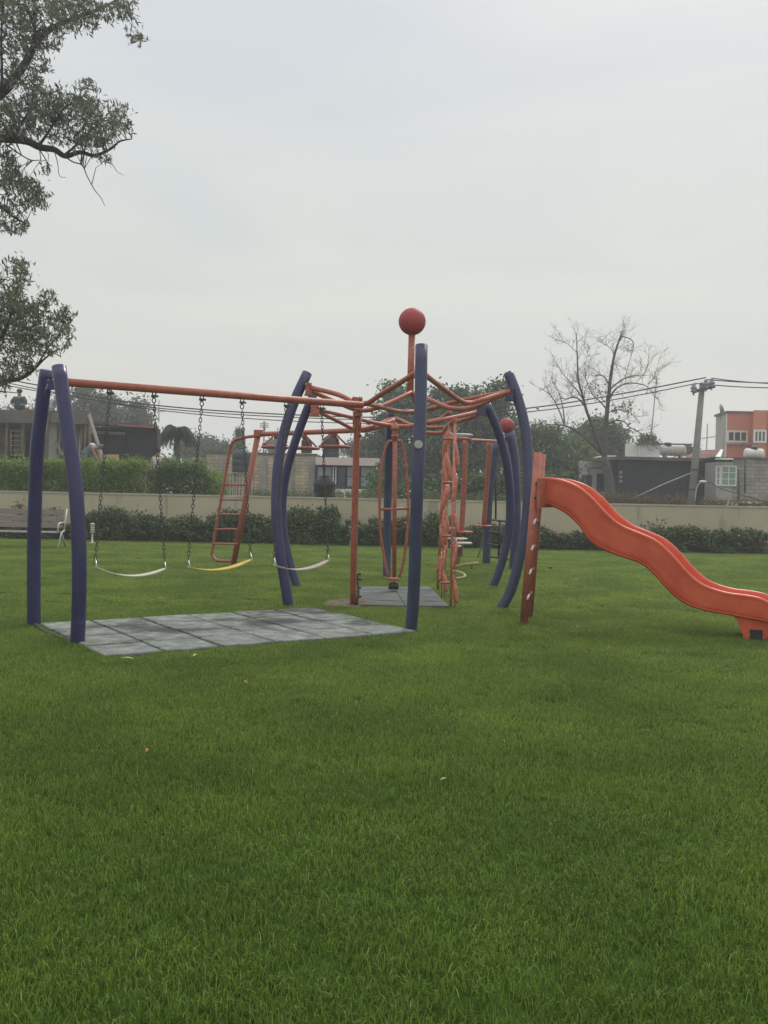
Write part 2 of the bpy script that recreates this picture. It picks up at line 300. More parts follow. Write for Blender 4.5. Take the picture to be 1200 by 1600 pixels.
# ------------------------------------------------------------------ setting
mb = MB(); mb.add([(-400, -20, -.03), (400, -20, -.03), (400, 900, -.03), (-400, 900, -.03)], [(0, 1, 2, 3)]); tag(mb.build('ground', M['earth']), kind='structure')
mb = MB(); mb.add([(-20, .3, 0), (20, .3, 0), (20, 26.7, 0), (-20, 26.7, 0)], [(0, 1, 2, 3)]); tag(mb.build('lawn', M['soil']), kind='structure')
# mats: rubber safety tiles
TH = math.radians(33.74); TS = .558; TD = Vector((math.cos(TH), math.sin(TH), 0)); TN = Vector((math.sin(TH), -math.cos(TH), 0)); T0 = Vector((-3.646, 10.141, 0))
def mat_tiles(name, O, D, Nn, S1, S2, nu, nv, label, gap=(.016, .012), zt=.034, tm='tile'):
    t = thing(name, O, label, 'rubber mat', 'rubber paving under the play equipment')
    bs = MB(); q = [O, O + D * S1 * nu, O + D * S1 * nu + Nn * S2 * nv, O + Nn * S2 * nv]; bs.add([p + Vector((0, 0, .006)) for p in q], [(0, 1, 2, 3) if D.cross(Nn).z > 0 else (3, 2, 1, 0)]); bs.build('base_layer', M['black'], t)
    for i in range(nu):
        for j in range(nv):
            m = MB(); c = O + D * (S1 * (i + .5)) + Nn * (S2 * (j + .5)); a = S1 / 2 - gap[0]; b = S2 / 2 - gap[1]; zz = zt + random.uniform(-.004, .004); bv = .008
            tilt = random.uniform(-.003, .003)
            P = []
            for z, k in ((-.02, 0), (zz - bv, 0), (zz, bv)):
                for sx_, sy_ in ((-1, -1), (1, -1), (1, 1), (-1, 1)): P.append(c + D * sx_ * (a - k) + Nn * sy_ * (b - k) + Vector((0, 0, z + tilt * sx_)))
            F = [(3, 2, 1, 0), (8, 9, 10, 11)]
            for r_ in (0, 4):
                for k in range(4): F.append((r_ + k, r_ + (k + 1) % 4, r_ + 4 + (k + 1) % 4, r_ + 4 + k))
            m.add(P, F if (D.cross(Nn)).z > 0 else [tuple(reversed(f)) for f in F]); m.build('tile', M[tm], t)
    return t
mat_tiles('rubber_mat', T0, TD, TN, TS, TS, 6, 4, 'large grey tiled rubber mat lying under the three swings')
A_ = gnd(563, 949); B_ = gnd(703, 951); D_ = gnd(574, 916); m2d = (B_ - A_).normalized(); m2n = Vector((-m2d.y, m2d.x, 0)); 
mat_tiles('rubber_mat', A_, m2d, m2n, (B_ - A_).length / 2, .5, 2, 5, 'small grey plank-lined rubber mat under the spinning cage', tm='tile2', gap=(.002, .018))
MATS = [(T0, TD, TN, TS * 6, TS * 4), (A_, m2d, m2n, (B_ - A_).length, 2.5)]
def on_mat(x, y, mg=.0):
    for O, D, Nn, a, b in MATS:
        u = (x - O.x) * D.x + (y - O.y) * D.y; v = (x - O.x) * Nn.x + (y - O.y) * Nn.y
        if -mg < u < a + mg and -mg < v < b + mg: return True
    return False
# grass: blades in patches, instanced on points by a geometry-node tree
def build_grass():
    PS = .24; NV = 5; Vv = []; Ff = []; kind = []; rnd = []; vo = 0; nb = 560
    for k in range(NV):
        for b in range(nb):
            x0, y0 = RNG.uniform(-PS * .62, PS * .62, 2); h = RNG.uniform(.018, .047) * (1.25 if RNG.random() < .06 else 1); wd = RNG.uniform(.0010, .0021); a = RNG.uniform(0, 2 * math.pi); ln = RNG.uniform(.15, 1.0) * h; la = RNG.uniform(0, 2 * math.pi)
            dx, dy = math.cos(a) * wd, math.sin(a) * wd; lx, ly = math.cos(la) * ln, math.sin(la) * ln
            Vv += [(x0 - dx, y0 - dy, -.004), (x0 + dx, y0 + dy, -.004), (x0 - dx * .8 + lx * .35, y0 - dy * .8 + ly * .35, h * .6), (x0 + dx * .8 + lx * .35, y0 + dy * .8 + ly * .35, h * .6), (x0 + lx, y0 + ly, h * (1 - .25 * ln / h))]
            Ff += [(vo, vo + 1, vo + 3, vo + 2), (vo + 2, vo + 3, vo + 4)]; vo += 5
            kind += [k] * 5; r = RNG.beta(1.3, 1.6); rnd += [r] * 5
    pts = []; y = 2.15
    st = PS * .8
    while y < 26.5:
        s = st if y < 12 else st * 1.15
        hw = y * .41 + .6; x = -hw
        while x < hw:
            X = x + RNG.uniform(-.4, .4) * s; Y = y + RNG.uniform(-.4, .4) * s
            if not on_mat(X, Y, -.075): pts.append((X, Y))
            x += s
        y += s
    n = len(pts); me = bpy.data.meshes.new('grass')
    me.from_pydata(Vv + [(p[0], p[1], 0) for p in pts], [], Ff); me.update()
    A = lambda nm, val: me.attributes.new(nm, 'FLOAT', 'POINT').data.foreach_set('value', np.asarray(val, np.float32))
    A('kind', kind + list(10 + RNG.integers(0, NV, n))); A('rnd', rnd + [0] * n); A('rot', [0] * len(kind) + list(RNG.uniform(0, 6.283, n)))
    feet = [gnd(*f) for f in ((121, 1006), (53, 978), (642, 985), (451, 949), (464, 917), (784, 949), (769, 918), (604, 903), (364, 886), (818, 977), (827, 967), (760, 881), (801, 889), (1165, 998), (1190, 998))]
    def near(p): return max(0, 1 - min(math.hypot(p[0] - f.x, p[1] - f.y) for f in feet) / .3)
    sc_ = [ (0.95 - .2 * min(1, max(0, (p[1] - 5) / 7)) + .28 * noise.noise(Vector((p[0] * .9, p[1] * .9, 3))) + .3 * noise.noise(Vector((p[0] * 3.1, p[1] * 3.1, 8))) + RNG.uniform(-.08, .12)) * (1 - .3 * math.exp(-(((p[0] - .95) / .42) ** 2 + ((p[1] - 4.45) / .3) ** 2))) + .8 * near(p) for p in pts]
    A('scl', [1] * len(kind) + sc_)
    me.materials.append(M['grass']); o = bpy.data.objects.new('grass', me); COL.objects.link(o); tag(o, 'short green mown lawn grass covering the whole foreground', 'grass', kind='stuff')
    ng = bpy.data.node_groups.new('grass', 'GeometryNodeTree'); ng.interface.new_socket('Geometry', in_out='INPUT', socket_type='NodeSocketGeometry'); ng.interface.new_socket('Geometry', in_out='OUTPUT', socket_type='NodeSocketGeometry')
    n_ = ng.nodes; l_ = ng.links; gi = n_.new('NodeGroupInput'); go = n_.new('NodeGroupOutput'); jn = n_.new('GeometryNodeJoinGeometry')
    def attr(nm):
        a = n_.new('GeometryNodeInputNamedAttribute'); a.data_type = 'FLOAT'; a.inputs['Name'].default_value = nm; return a.outputs[0]
    def sel(k):
        c = n_.new('FunctionNodeCompare'); c.data_type = 'FLOAT'; c.operation = 'EQUAL'; l_.new(attr('kind'), c.inputs[0]); c.inputs[1].default_value = k; c.inputs['Epsilon'].default_value = .1
        s = n_.new('GeometryNodeSeparateGeometry'); s.domain = 'POINT'; l_.new(gi.outputs[0], s.inputs[0]); l_.new(c.outputs[0], s.inputs[1]); return s.outputs[0]
    for k in range(NV):
        i = n_.new('GeometryNodeInstanceOnPoints'); l_.new(sel(10 + k), i.inputs['Points']); l_.new(sel(k), i.inputs['Instance'])
        cx = n_.new('ShaderNodeCombineXYZ'); l_.new(attr('rot'), cx.inputs[2]); l_.new(cx.outputs[0], i.inputs['Rotation'])
        c2 = n_.new('ShaderNodeCombineXYZ'); c2.inputs[0].default_value = 1; c2.inputs[1].default_value = 1; l_.new(attr('scl'), c2.inputs[2]); l_.new(c2.outputs[0], i.inputs['Scale']); l_.new(i.outputs[0], jn.inputs[0])
    l_.new(jn.outputs[0], go.inputs[0]); md = o.modifiers.new('grass', 'NODES'); md.node_group = ng
build_grass()
# boundary wall
t = thing('boundary_wall', (0, 26.9, 0), 'low smooth beige wall running along the far side of the lawn', 'wall')
mb = MB(); mb.bb(-20, 20, 26.9, 27.1, -.05, 1.26); mb.build('wall_body', M['wall'], t)
mb = MB(); mb.bb(-20, 20, 26.88, 27.12, 1.26, 1.3); mb.build('coping', M['coping'], t)
mb = MB(); px_ = at(359, 800, 26.85); mb.bb(px_.x - .12, px_.x + .12, 26.84, 26.9, -.02, 1.24); mb.build('pilaster', M['coping'], t)
mb = MB(); mb.bb(-20, 20, 26.2, 26.9, -.02, .05); tag(mb.build('soil_bed', M['dirt']), kind='structure')
# ------------------------------------------------------------------ climbing frame
CF = thing('climbing_frame', (.39, 13.6, 0), 'large climbing frame of curved blue posts, wavy orange tubes and red ball on top', 'climbing frame')
def post(parent, pts, r, matl, bulge=0, name='post'):
    n = len(pts); P = []
    y0, y1 = pts[0][2], pts[-1][2]
    for i, p in enumerate(pts):
        t = (p[1] - pts[0][1]) / (pts[-1][1] - pts[0][1]); P.append(at(p[0], p[1], y0 + (y1 - y0) * t + bulge * math.sin(math.pi * t)))
    P = cat(P, 5); d = (P[-1] - P[-2]).normalized(); P.append(P[-1] + d * .08)
    m = MB(); m.tube(P, r, 22); 
    a = (P[0] - P[1]).normalized(); m.tube([P[0] + a * .0, P[0] + a * .006], r * .93, 22)
    return m.build(name, M[matl], parent)
# top -> base pixel tracks (px, py, depth)
pA2 = post(CF, [(92, 573, 9.12), (104, 660, 0), (118, 760, 0), (123.5, 860, 0), (123.5, 940, 0), (121, 1006, 9.0)], .068, 'blue', -.10)
pA1 = post(CF, [(73, 579, 9.85), (66, 630, 0), (58, 700, 0), (55, 780, 0), (53, 860, 0), (53, 978, 10.1)], .070, 'blue', .05)
pC = post(CF, [(658.5, 540, 10.2), (656.5, 660, 0), (652, 760, 0), (649, 860, 0), (645.5, 940, 0), (642, 985, 10.3)], .066, 'blue_faded', -.22)
pE1 = post(CF, [(480, 583, 12.5), (460, 627, 0), (444, 675, 0), (434.5, 725, 0), (431.5, 775, 0), (433, 825, 0), (439, 872, 0), (446, 915, 0), (451, 949, 12.2)], .066, 'blue', -.1)
pE2 = post(CF, [(490, 615, 14.5), (472, 660, 0), (458, 700, 0), (447, 740, 0), (441, 785, 0), (443, 830, 0), (451, 873, 0), (464, 917, 14.7)], .066, 'blue', .1)
pR1 = post(CF, [(794, 583, 12.9), (805, 610, 0), (816, 647, 0), (822.5, 685, 0), (825, 730, 0), (825, 775, 0), (821, 825, 0), (812, 872, 0), (799, 920, 0), (784, 949, 12.6)], .068, 'blue_faded', -.1)
pR2 = post(CF, [(760, 632, 15.1), (775, 665, 0), (785, 695, 0), (793, 730, 0), (797, 775, 0), (795.5, 825, 0), (787, 868, 0), (777, 900, 0), (769, 918, 15.4)], .068, 'blue', .1)
pB = post(CF, [(612, 640, 16.3), (609, 690, 0), (606, 775, 0), (605, 840, 0), (604, 903, 16.8)], .07, 'blue_faded', .2)
m = MB(); c = at(654, 694, 10.0 - .06); 
R_ = Vector((1, 0, 0)); m.tube([c + Vector((0, -.006, 0)), c + Vector((0, .03, 0))], .045, 8); m.sm = [False] * len(m.sm); m.build('sticker', M['sticker'], pC)
def ft(pts, r=.031, name='tube', par=CF, matl='red', sm=6, seg=12):
    P = [at(*p) for p in pts]; m = MB(); m.tube(P, r, seg, smooth=sm if len(P) > 2 else 0); return m.build(name, M[matl], par)
# swing bar
BAR0 = at(100, 597, 9.55); BAR1 = at(566, 633, 11.6)
m = MB(); m.tube([BAR0, BAR1], .041, 16); m.build('swing_bar', M['red'], CF)
ft([(487, 606, 12.35), (530, 617, 12.1), (566, 632, 11.8), (600, 613, 11.4), (656, 579, 10.42)], sm=5)
ft([(656, 579, 10.42), (690, 605, 11.3), (726, 629, 12.2), (755, 624, 12.4), (795, 611, 12.75)], sm=5)
ft([(487, 611, 12.4), (530, 630, 12.5), (562, 641, 12.6), (592, 636, 12.8), (643, 613, 13.5)])
ft([(643, 613, 13.5), (672, 625, 13.2), (705, 638, 12.9), (735, 637, 12.8), (764, 626, 12.75), (794, 613, 12.75)])
ft([(643, 613, 13.5), (647, 624, 14.2), (652, 634, 14.9), (662, 640, 15.1)])
ft([(570, 630, 12.1), (592, 635, 12.7), (620, 642.5, 13.4), (648, 643, 13.8), (675, 638, 13.8), (703, 630, 13.4), (745, 621, 13), (788, 613, 12.75)])
ft([(497, 640, 14.5), (550, 652, 14.9), (597, 663, 15.3), (636, 666, 15.5), (668, 659, 15.4), (688, 654, 15.2), (704, 643, 14.8)])
ft([(497, 643, 14.5), (530, 659, 15.1), (555, 670, 15.5), (588, 664, 15.9), (615, 654, 16.2), (642, 664, 16.0), (668, 668, 15.8), (696, 667, 15.5), (712, 660, 15.4), (750, 647, 15.2)])
ft([(668, 661, 14.6), (690, 656, 14.6), (715, 651, 14.8), (746, 644, 15.1)], .034)
ft([(660, 676, 14.8), (688, 677, 14.8), (700, 672, 14.6)], .03)
# central mast and ball
MA = at(643.5, 523, 13.6); MBt = at(641, 614, 13.6)
mast = MB().tube([MA, MBt], .048, 14).build('mast', M['redold'], CF)
MB().sphere(at(644, 502.5, 13.6), .192, seg=32, rings=20).build('ball', M['ball'], CF)
# vertical orange post and clamps
vp = MB().tube([at(560.5, 641, 11.95), at(557, 700, 12.0), at(553, 860, 12.2), at(551.5, 945, 12.45)], .042, 16, smooth=3).build('orange_post', M['red'], CF)
def clamp(p, par=CF, sz=(.11, .1, .075), rz=.3, matl='redold'):
    m = MB(); m.box(p, sz, rz); m.box(p + Vector((0, 0, -sz[2] * .5 - .012)), (sz[0] * 1.25, sz[1] * 1.1, .018), rz)
    for s in (-1, 1): m.lathe(p + Vector((s * sz[0] * .35, -sz[1] * .5, sz[2] * .3)), [(.014, -.02), (.014, .02)], 8)
    m.build('clamp', M[matl], par)
clamp(at(558, 626, 11.72)); clamp(at(560, 644, 11.9), sz=(.06, .12, .05))
for s, yy in ((-1, 651), (1, 660), (-1, 664)):
    m = MB(); q = at(558 + s * 4.5, yy, 11.93); m.tube([q + Vector((0, 0, .06)), q + Vector((0, 0, -.09))], .02, 10); m.build('bolt_sleeve', M['redold'], CF)
MB().sphere(at(563, 681, 11.9), .02, seg=10, rings=6).build('bolt', M['black'], CF)
clamp(at(482, 607, 12.42), sz=(.08, .1, .14), rz=.1); clamp(at(492, 641, 14.5), sz=(.13, .1, .15), rz=.1)
clamp(at(795, 614, 12.8), sz=(.11, .1, .16), rz=.1, matl='blue_faded'); clamp(at(753, 640, 15.1), sz=(.14, .1, .15), rz=-.3, matl='blue_faded')
clamp(at(655, 580, 10.36), sz=(.10, .12, .1), rz=0, matl='red')
clamp(at(82, 600, 9.55), sz=(.10, .06, .07), rz=.6, matl='blue')
m = MB(); m.tube([at(55, 975, 10.0), at(68, 985, 9.7), at(113, 1002, 9.1)], .014, 8); m.build('ground_tie', M['steel'], CF)
# monkey bar, hoops and end ladder
ft([(404, 678.5, 18), (470, 676, 17.2), (553, 672.5, 16.1), (575, 671, 15.9), (598, 664, 15.9), (615, 657, 16.1)], .045, 'monkey_bar')
for ax, ay, hx, hy in ((431, 678, 431, 699), (475, 677.5, 476, 700.5), (522.5, 675.5, 522.5, 698)):
    Y = 18 - (ax - 404) * .0126; h = MB(); a = at(ax, ay, Y); c = at(hx, hy, Y); R = .255
    ring = [c + Vector((R * math.cos(q), R * math.sin(q), 0)) for q in [2 * math.pi * k / 24 for k in range(24)]]
    h.tube(ring, .022, 8, closed=True)
    for q in (-2.9, -.35, 1.3): h.tube([a, c + Vector((R * math.cos(q), R * math.sin(q), 0))], .017, 8)
    h.tube([a + Vector((0, 0, .03)), a - Vector((0, 0, .1))], .03, 8)
    h.build('hanging_hoop', M['red'], CF)
LD = MB(); LD.tube([at(404, 674, 18), at(364, 886, 18.2)], .055, 12); LD.box(at(404, 677, 18), (.16, .16, .12)); lad = LD.build('end_ladder', M['red'], CF)
m = MB(); m.tube([at(402, 681, 18), at(385, 683, 18.1), at(369, 687, 18.2), at(361, 696, 18.25), at(357, 715, 18.3), at(342, 800, 18.4), at(332, 858, 18.5), at(332, 868, 18.5), at(338, 875, 18.45), at(350, 876.5, 18.3), at(364, 877, 18.2)], .03, 10, smooth=3); m.build('side_rail', M['redold'], lad)
for yy in (757, 780.5, 803.5, 826.5, 849.5):
    xr = 404 - 40 * (yy - 674) / 212; xl = 357 - 25 * (yy - 715) / 143; MB().tube([at(xl, yy, 18.35), at(xr, yy + .5, 18.1)], .019, 8).build('rung', M['redold'], lad)
# climbing panel seen edge on: strands of twisted flat loops
panel = MB()
p0 = gnd(704, 950); p1 = gnd(684, 922); TOPZ = 2.62
NS = 6
panel.tube([at(712, 655, 12.75), at(703, 662, 13.6), at(694, 672, 14.6)], .03, 10)
panel.tube([p0 + Vector((0, 0, .02)), at(711, 655, 12.8)], .018, 10)
panel.tube([p1 + Vector((0, 0, .02)), at(696, 668, 14.5)], .022, 10)
pn = panel.build('climbing_panel', M['panel'], CF)
for i in range(4):
    t = i / 3.2; ox = Vector(((.055, -.07, .03, .0)[i], 0, 0)); b = p0.lerp(p1, t) + ox; tp = at(709 - 12 * t, 656 + 12 * t, 12.8 + 1.7 * t) + ox * .5
    s = MB(); s.tube([b + Vector((0, 0, -.02)), tp], .008, 8)
    z = .06 + (i % 2) * .22; k = 0; Ht = tp.z - .1
    while z < Ht - .2:
        l_ = min(random.uniform(.30, .42), Ht - z); sg = -1 if (k + i) % 2 else 1; P = []
        for q in range(11):
            u = q / 10; c = b.lerp(tp, (z + l_ * u) / tp.z); P.append(c + Vector((sg * (.035 - .055 * u) + (.02 * sg if q == 10 else 0), (.05 if q > 7 else 0) * (u - .7) * 3, 0)))
        s.tube(P, lambda u: .009 + .023 * math.sin(math.pi * min(1, .12 + u * .8)) ** .8, 8); z += l_ + .09; k += 1
    s.build('strand', M['panel'], pn)
for zf in (.12, .37, .66, .9):
    s = MB(); s.tube([p0.lerp(at(709, 655, 12.8), zf) + Vector((-.12, .3, 0)), p0.lerp(at(709, 655, 12.8), zf) + Vector((.02, .3, 0))], .018, 8); s.build('cross_pin', M['redold'], pn)
# soil and roots at the orange post foot
m = MB(); c = gnd(553, 944); nr, ns = 6, 26; V_ = [c + Vector((0, 0, .07))]; F_ = []
for i in range(1, nr + 1):
    for k in range(ns): a = 2 * math.pi * k / ns; r = .42 * i / nr * (1 + .3 * noise.noise(Vector((math.cos(a) * 2, math.sin(a) * 2, 5)))); V_.append(c + Vector((r * math.cos(a) * 1.15, r * math.sin(a), .075 * (1 - (i / nr) ** 1.5) - .012 + .035 * abs(noise.noise(Vector((r * 14 * math.cos(a), r * 14 * math.sin(a), 1)))))))
for k in range(ns): F_.append((0, 1 + k, 1 + (k + 1) % ns))
for i in range(nr - 1):
    for k in range(ns): F_.append((1 + i * ns + k, 1 + (i + 1) * ns + k, 1 + (i + 1) * ns + (k + 1) % ns, 1 + i * ns + (k + 1) % ns))
m.add(V_, F_, False); m.build('footing_soil', M['dirt'], CF)
m = MB(); g0 = at(557, 945, 12.4)
m.tube([g0, at(560, 925, 12.5), at(558, 905, 12.6), at(561, 895, 12.6)], [.02, .008], 7, smooth=4)
for (a, b) in ((905, 8), (897, 5), (918, 6), (932, 7)): m.sphere(at(560 + b * .3, a, 12.55), .028, (1, 1, .6), 8, 5)
m.build('climbing_step', M['black'], CF)
# ------------------------------------------------------------------ swings
def bar_at(px):
    best = min(range(2001), key=lambda k: abs(((BAR0.lerp(BAR1, k / 2000) - Vector((0, 0, H))).dot(RT) / (BAR0.lerp(BAR1, k / 2000) - Vector((0, 0, H))).dot(FW)) * FPX + 600 - px)); return BAR0.lerp(BAR1, best / 2000)
def depth_on(px, P, D):   # depth of the vertical plane through P along D seen at column px
    k = (px - 600) / FPX * 1.0; return None
def chain(m, a, b, pitch=.042):
    L_ = (b - a).length; n = int(L_ / pitch); d = (b - a) / n; q = d.to_track_quat('Z', 'Y').to_matrix(); off = random.uniform(0, 1)
    for i in range(n):
        c = a + d * (i + .5); rot = q @ Matrix.Rotation(off + (math.pi / 2 if i % 2 else 0) + random.uniform(-.15, .15), 3, 'Z'); hl = pitch * .42; rw = .0135
        P = []
        for k in range(10):
            an = 2 * math.pi * k / 10; P.append(c + rot @ Vector((rw * math.cos(an), 0, rw * math.sin(an) + (hl if math.sin(an) > 0 else -hl) * .75)))
        m.tube(P, .0048, 5, closed=True)
def swing(hp, sp, sag, matl, label, far):
    a0, a1 = bar_at(hp[0]), bar_at(hp[1]); mid = (a0 + a1) / 2
    s0 = at(sp[0][0], sp[0][1], a0.y - .08 + far[0]); s1 = at(sp[1][0], sp[1][1], a1.y + .08 + far[1])
    t = thing('swing', (mid.x, mid.y, mid.z), label, 'swing', 'swings hanging from the orange bar')
    for a, s in ((a0, s0), (a1, s1)):
        top = a + Vector((0, 0, -.06)); hk = MB(); 
        for q in (-1, 1): hk.box(a + Vector((q * .017, 0, -.058)), (.008, .03, .05))
        hk.tube([top + Vector((-.03, 0, -.015)), top + Vector((.045, 0, -.015))], .011, 8); hk.sphere(top + Vector((0, 0, -.02)), .02, seg=10, rings=6)
        rr = [top + Vector((0, 0, -.06)) + Vector((.019 * math.cos(q), 0, .026 * math.sin(q))) for q in [2 * math.pi * k / 12 for k in range(12)]]; hk.tube(rr, .006, 6, closed=True)
        hk.build('hanger', M['steel'], t)
        c = MB(); sh = s + Vector((0, 0, .08)); chain(c, top + Vector((0, 0, -.085)), sh); c.build('chain', M['steel'], t)
        tr = MB(); dd = Vector((TD.x, TD.y, 0)) ; cr_ = Vector((-dd.y, dd.x, 0)) * .06
        tr.tube([s + cr_, sh, s - cr_], .006, 6); tr.tube([s + cr_, s - cr_], .006, 6); tr.build('triangle_link', M['shiny'], t)
    seat = MB(); n = 18; dirv = (s1 - s0); cr_ = Vector((-dirv.y, dirv.x, 0)).normalized(); V_ = []; F_ = []
    for i in range(n + 1):
        u = i / n; c = s0.lerp(s1, u) + Vector((0, 0, -sag * (1 - (2 * u - 1) ** 2))); w_ = .07 * min(1, .55 + 2.2 * min(u, 1 - u)); tl = .018
        for off, dz in ((-w_, tl * .3), (w_, tl * .3), (w_, tl * .3 - .012), (-w_, tl * .3 - .012)): V_.append(c + cr_ * off + Vector((0, 0, dz + abs(off) * .06)))
    for i in range(n):
        for k in range(4): F_.append((i * 4 + k, (i + 1) * 4 + k, (i + 1) * 4 + (k + 1) % 4, i * 4 + (k + 1) % 4))
    F_ += [(0, 1, 2, 3), (n * 4 + 3, n * 4 + 2, n * 4 + 1, n * 4)]
    seat.add(V_, F_, True); seat.build('seat', M[matl], t); return t
swing((171, 241), ((149, 886), (257, 889)), .085, 'cream', 'swing with the plain cream seat, nearest the left pair of blue posts', (0, 0))
swing((315.5, 378.5), ((294, 886), (391, 875)), .07, 'yellow', 'swing with the yellow seat, between the other two swings', (0, 0))
swing((447.5, 503), ((428, 883), (512, 876)), .08, 'pink', 'swing with the pinkish grey seat, in front of the bent blue posts', (0, 0))
# ------------------------------------------------------------------ spinning cage
SY = 14.2
sp = thing('spinning_cage', gnd(615, 917), 'orange spinning cage of bowed tubes hanging inside the climbing frame', 'spinner')
MB().tube([at(617, 660, SY), at(616, 905, SY)], .032, 12).build('centre_pole', M['red'], sp)
bc = at(617, 676, SY); zz = Vector((0, 0, 1)); MB().tube([bc - zz * .12, bc + zz * .12], .042, 14).tube([bc - zz * .075, bc - zz * .03], .056, 14).tube([bc + zz * .03, bc + zz * .09], .056, 14).build('bearing', M['redold'], sp)
for pts, dy in (([(607, 689), (601, 705), (595, 740), (593, 790), (595, 835), (601, 875), (607, 902)], -.05), ([(626, 689), (631, 705), (636, 750), (638, 790), (636, 835), (631, 875), (624, 902)], .05)):
    MB().tube([at(x, y, SY + dy) for x, y in pts], .021, 10, smooth=4).build('bowed_rail', M['red'], sp)
MB().tube([at(606, 689, SY), at(627, 689, SY)], .018, 8).build('top_bar', M['redold'], sp)
MB().tube([at(594, 796, SY - .03), at(638, 794.5, SY)], .019, 8).build('handle_bar', M['redold'], sp)
MB().lathe(at(615, 904, SY), [(.02, -.035), (.095, -.02), (.10, .01), (.03, .02)], 14).build('foot_plate', M['redold'], sp)
MB().lathe(at(615, 914, SY), [(.075, -.06), (.075, .02), (.04, .04)], 12).build('pivot_cap', M['black'], sp)
# ------------------------------------------------------------------ slide
SL = thing('slide', gnd(818, 977), 'wavy bright orange plastic slide with a steep orange ladder', 'slide')
rim = [(840, 745), (862, 746), (882, 750), (905, 760), (928, 779), (950, 803), (972, 820), (1000, 832), (1028, 845), (1053, 868), (1075, 893), (1100, 913), (1135, 925), (1165, 929), (1192, 935), (1210, 948), (1226, 968)]
und = [(842, 787), (858, 790), (872, 796), (888, 806), (905, 823), (921, 846), (948, 862), (972, 871), (1000, 881), (1020, 897), (1042, 921), (1066, 942), (1102, 955), (1140, 962), (1172, 968), (1196, 972), (1220, 980)]
def sdepth(px): return 11.15 - 1.15 * (px - 840) / 380
R_ = cat([at(x, y, sdepth(x)) for x, y in rim], 4); U_ = cat([at(x, y, sdepth(x)) for x, y in und], 4)
sdv = (R_[-1] - R_[0]); sdv.z = 0; sdv.normalize(); SN = Vector((-sdv.y, sdv.x, 0)); W = .56
def secpts(r, u):
    h = (r - u); L_ = h.length; hh = h / L_; P = []
    # near outer skin (bottom to rolled rim), inner wall, bed, far inner wall, rim, outer skin, underside
    def q(s, tt): return r - hh * tt + SN * s
    rr = .022
    P += [q(.012, L_), q(0, L_ * .97), q(0, L_ * .75), q(0, L_ * .5), q(0, L_ * .25), q(0, rr * 1.6)]
    for k in range(6):
        a = math.pi * k / 5; P.append(q(rr * .9 - rr * 1.1 * math.cos(a) * 1 , rr - rr * math.sin(a) * 1.0))
    P += [q(.045, .07), q(.055, L_ * .5), q(.075, L_ * .68), q(.13, L_ * .76), q(W / 2, L_ * .78)]
    mir = []
    for p in reversed(P[:-1]):
        s = (p - r).dot(SN); mir.append(p + SN * (W - 2 * s))
    return P + mir
S_ = [secpts(r, u) for r, u in zip(R_, U_)]; k = len(S_[0]); n = len(S_); m = MB(); vs = [p for s in S_ for p in s]
fs = [(i * k + j, i * k + (j + 1) % k, (i + 1) * k + (j + 1) % k, (i + 1) * k + j) for i in range(n - 1) for j in range(k)]
m.add(vs, fs, True)
m.add([S_[0][j] for j in range(k)], [tuple(range(k))]); m.add(S_[-1], [tuple(reversed(range(k)))])
chute = m.build('chute', M['slide'], SL)
# moulded foot
def fpt(x, y, s): return at(x, y, sdepth(x)) + SN * s
m = MB(); fo = [(1138, 955), (1150, 968), (1158, 986), (1163, 1000), (1196, 1000), (1204, 986), (1215, 974), (1215, 955)]
nf = len(fo); vs = [fpt(x, y, .03) for x, y in fo] + [fpt(x, y, W - .03) for x, y in fo]
m.add(vs, [tuple(reversed(range(nf))), tuple(range(nf, 2 * nf))] + [(i, (i + 1) % nf, nf + (i + 1) % nf, nf + i) for i in range(nf)]); m.build('moulded_foot', M['slide'], SL)
m = MB(); ps = [fpt(x, y, s) for s in (.018, .034) for x, y in ((1171, 984), (1191, 985), (1191, 999), (1172, 999))]; m.add(ps, [(3, 2, 1, 0), (4, 5, 6, 7), (0, 1, 5, 4), (1, 2, 6, 5), (2, 3, 7, 6), (3, 0, 4, 7)]); m.build('anchor_slot', M['black'], SL)
lt, lb = at(841, 707, 11.1), gnd(818, 976)
MB().tube([lt, lb], .046, 14).build('ladder_rail', M['red'], SL)
MB().tube([at(848, 710, 11.6), gnd(827, 967) ], .040, 14).build('ladder_rail', M['red'], SL)
for (x, y) in ((835, 815), (829.5, 856), (826.5, 893), (822, 932)):
    tt = (y - 707) / 269; a = lt.lerp(lb, tt); b = at(848, 710, 11.6).lerp(gnd(827, 967), tt)
    rg = MB(); rg.tube([a, b], .02, 10); rg.build('rung', M['red'], SL)
    m = MB(); d = (lb - lt).normalized(); c = a + Vector((.02, -.044, 0)); rot = Matrix.Rotation(math.pi / 2, 3, 'X'); V_ = []; m.lathe(c, [(.0, -.004), (.017, -.003), (.017, .004), (.0, .006)], 14, M=Matrix.Rotation(.35, 3, 'Y') @ Matrix.Diagonal((.8, 1, 2.3)) @ rot); m.build('rung_end', M['frame_w'], SL)
m = MB(); c = at(842, 770, 10.93); m.box(c + SN * .25, (.04, .52, .34), math.atan2(sdv.y, sdv.x)); m.build('mounting_plate', M['red'], SL)
for x, y in ((838, 755), (836, 778)):
    m = MB(); m.lathe(at(x, y, 11.04), [(.016, -.006), (.016, .008), (.008, .012)], 6, M=Matrix.Rotation(math.pi / 2, 3, 'X')); m.build('bolt', M['steel'], SL)
m = MB(); m.tube([r.lerp(u, .93) + SN * -.004 for r, u in zip(R_, U_)], .005, 6); m.build('mould_seam', M['slide'], SL)
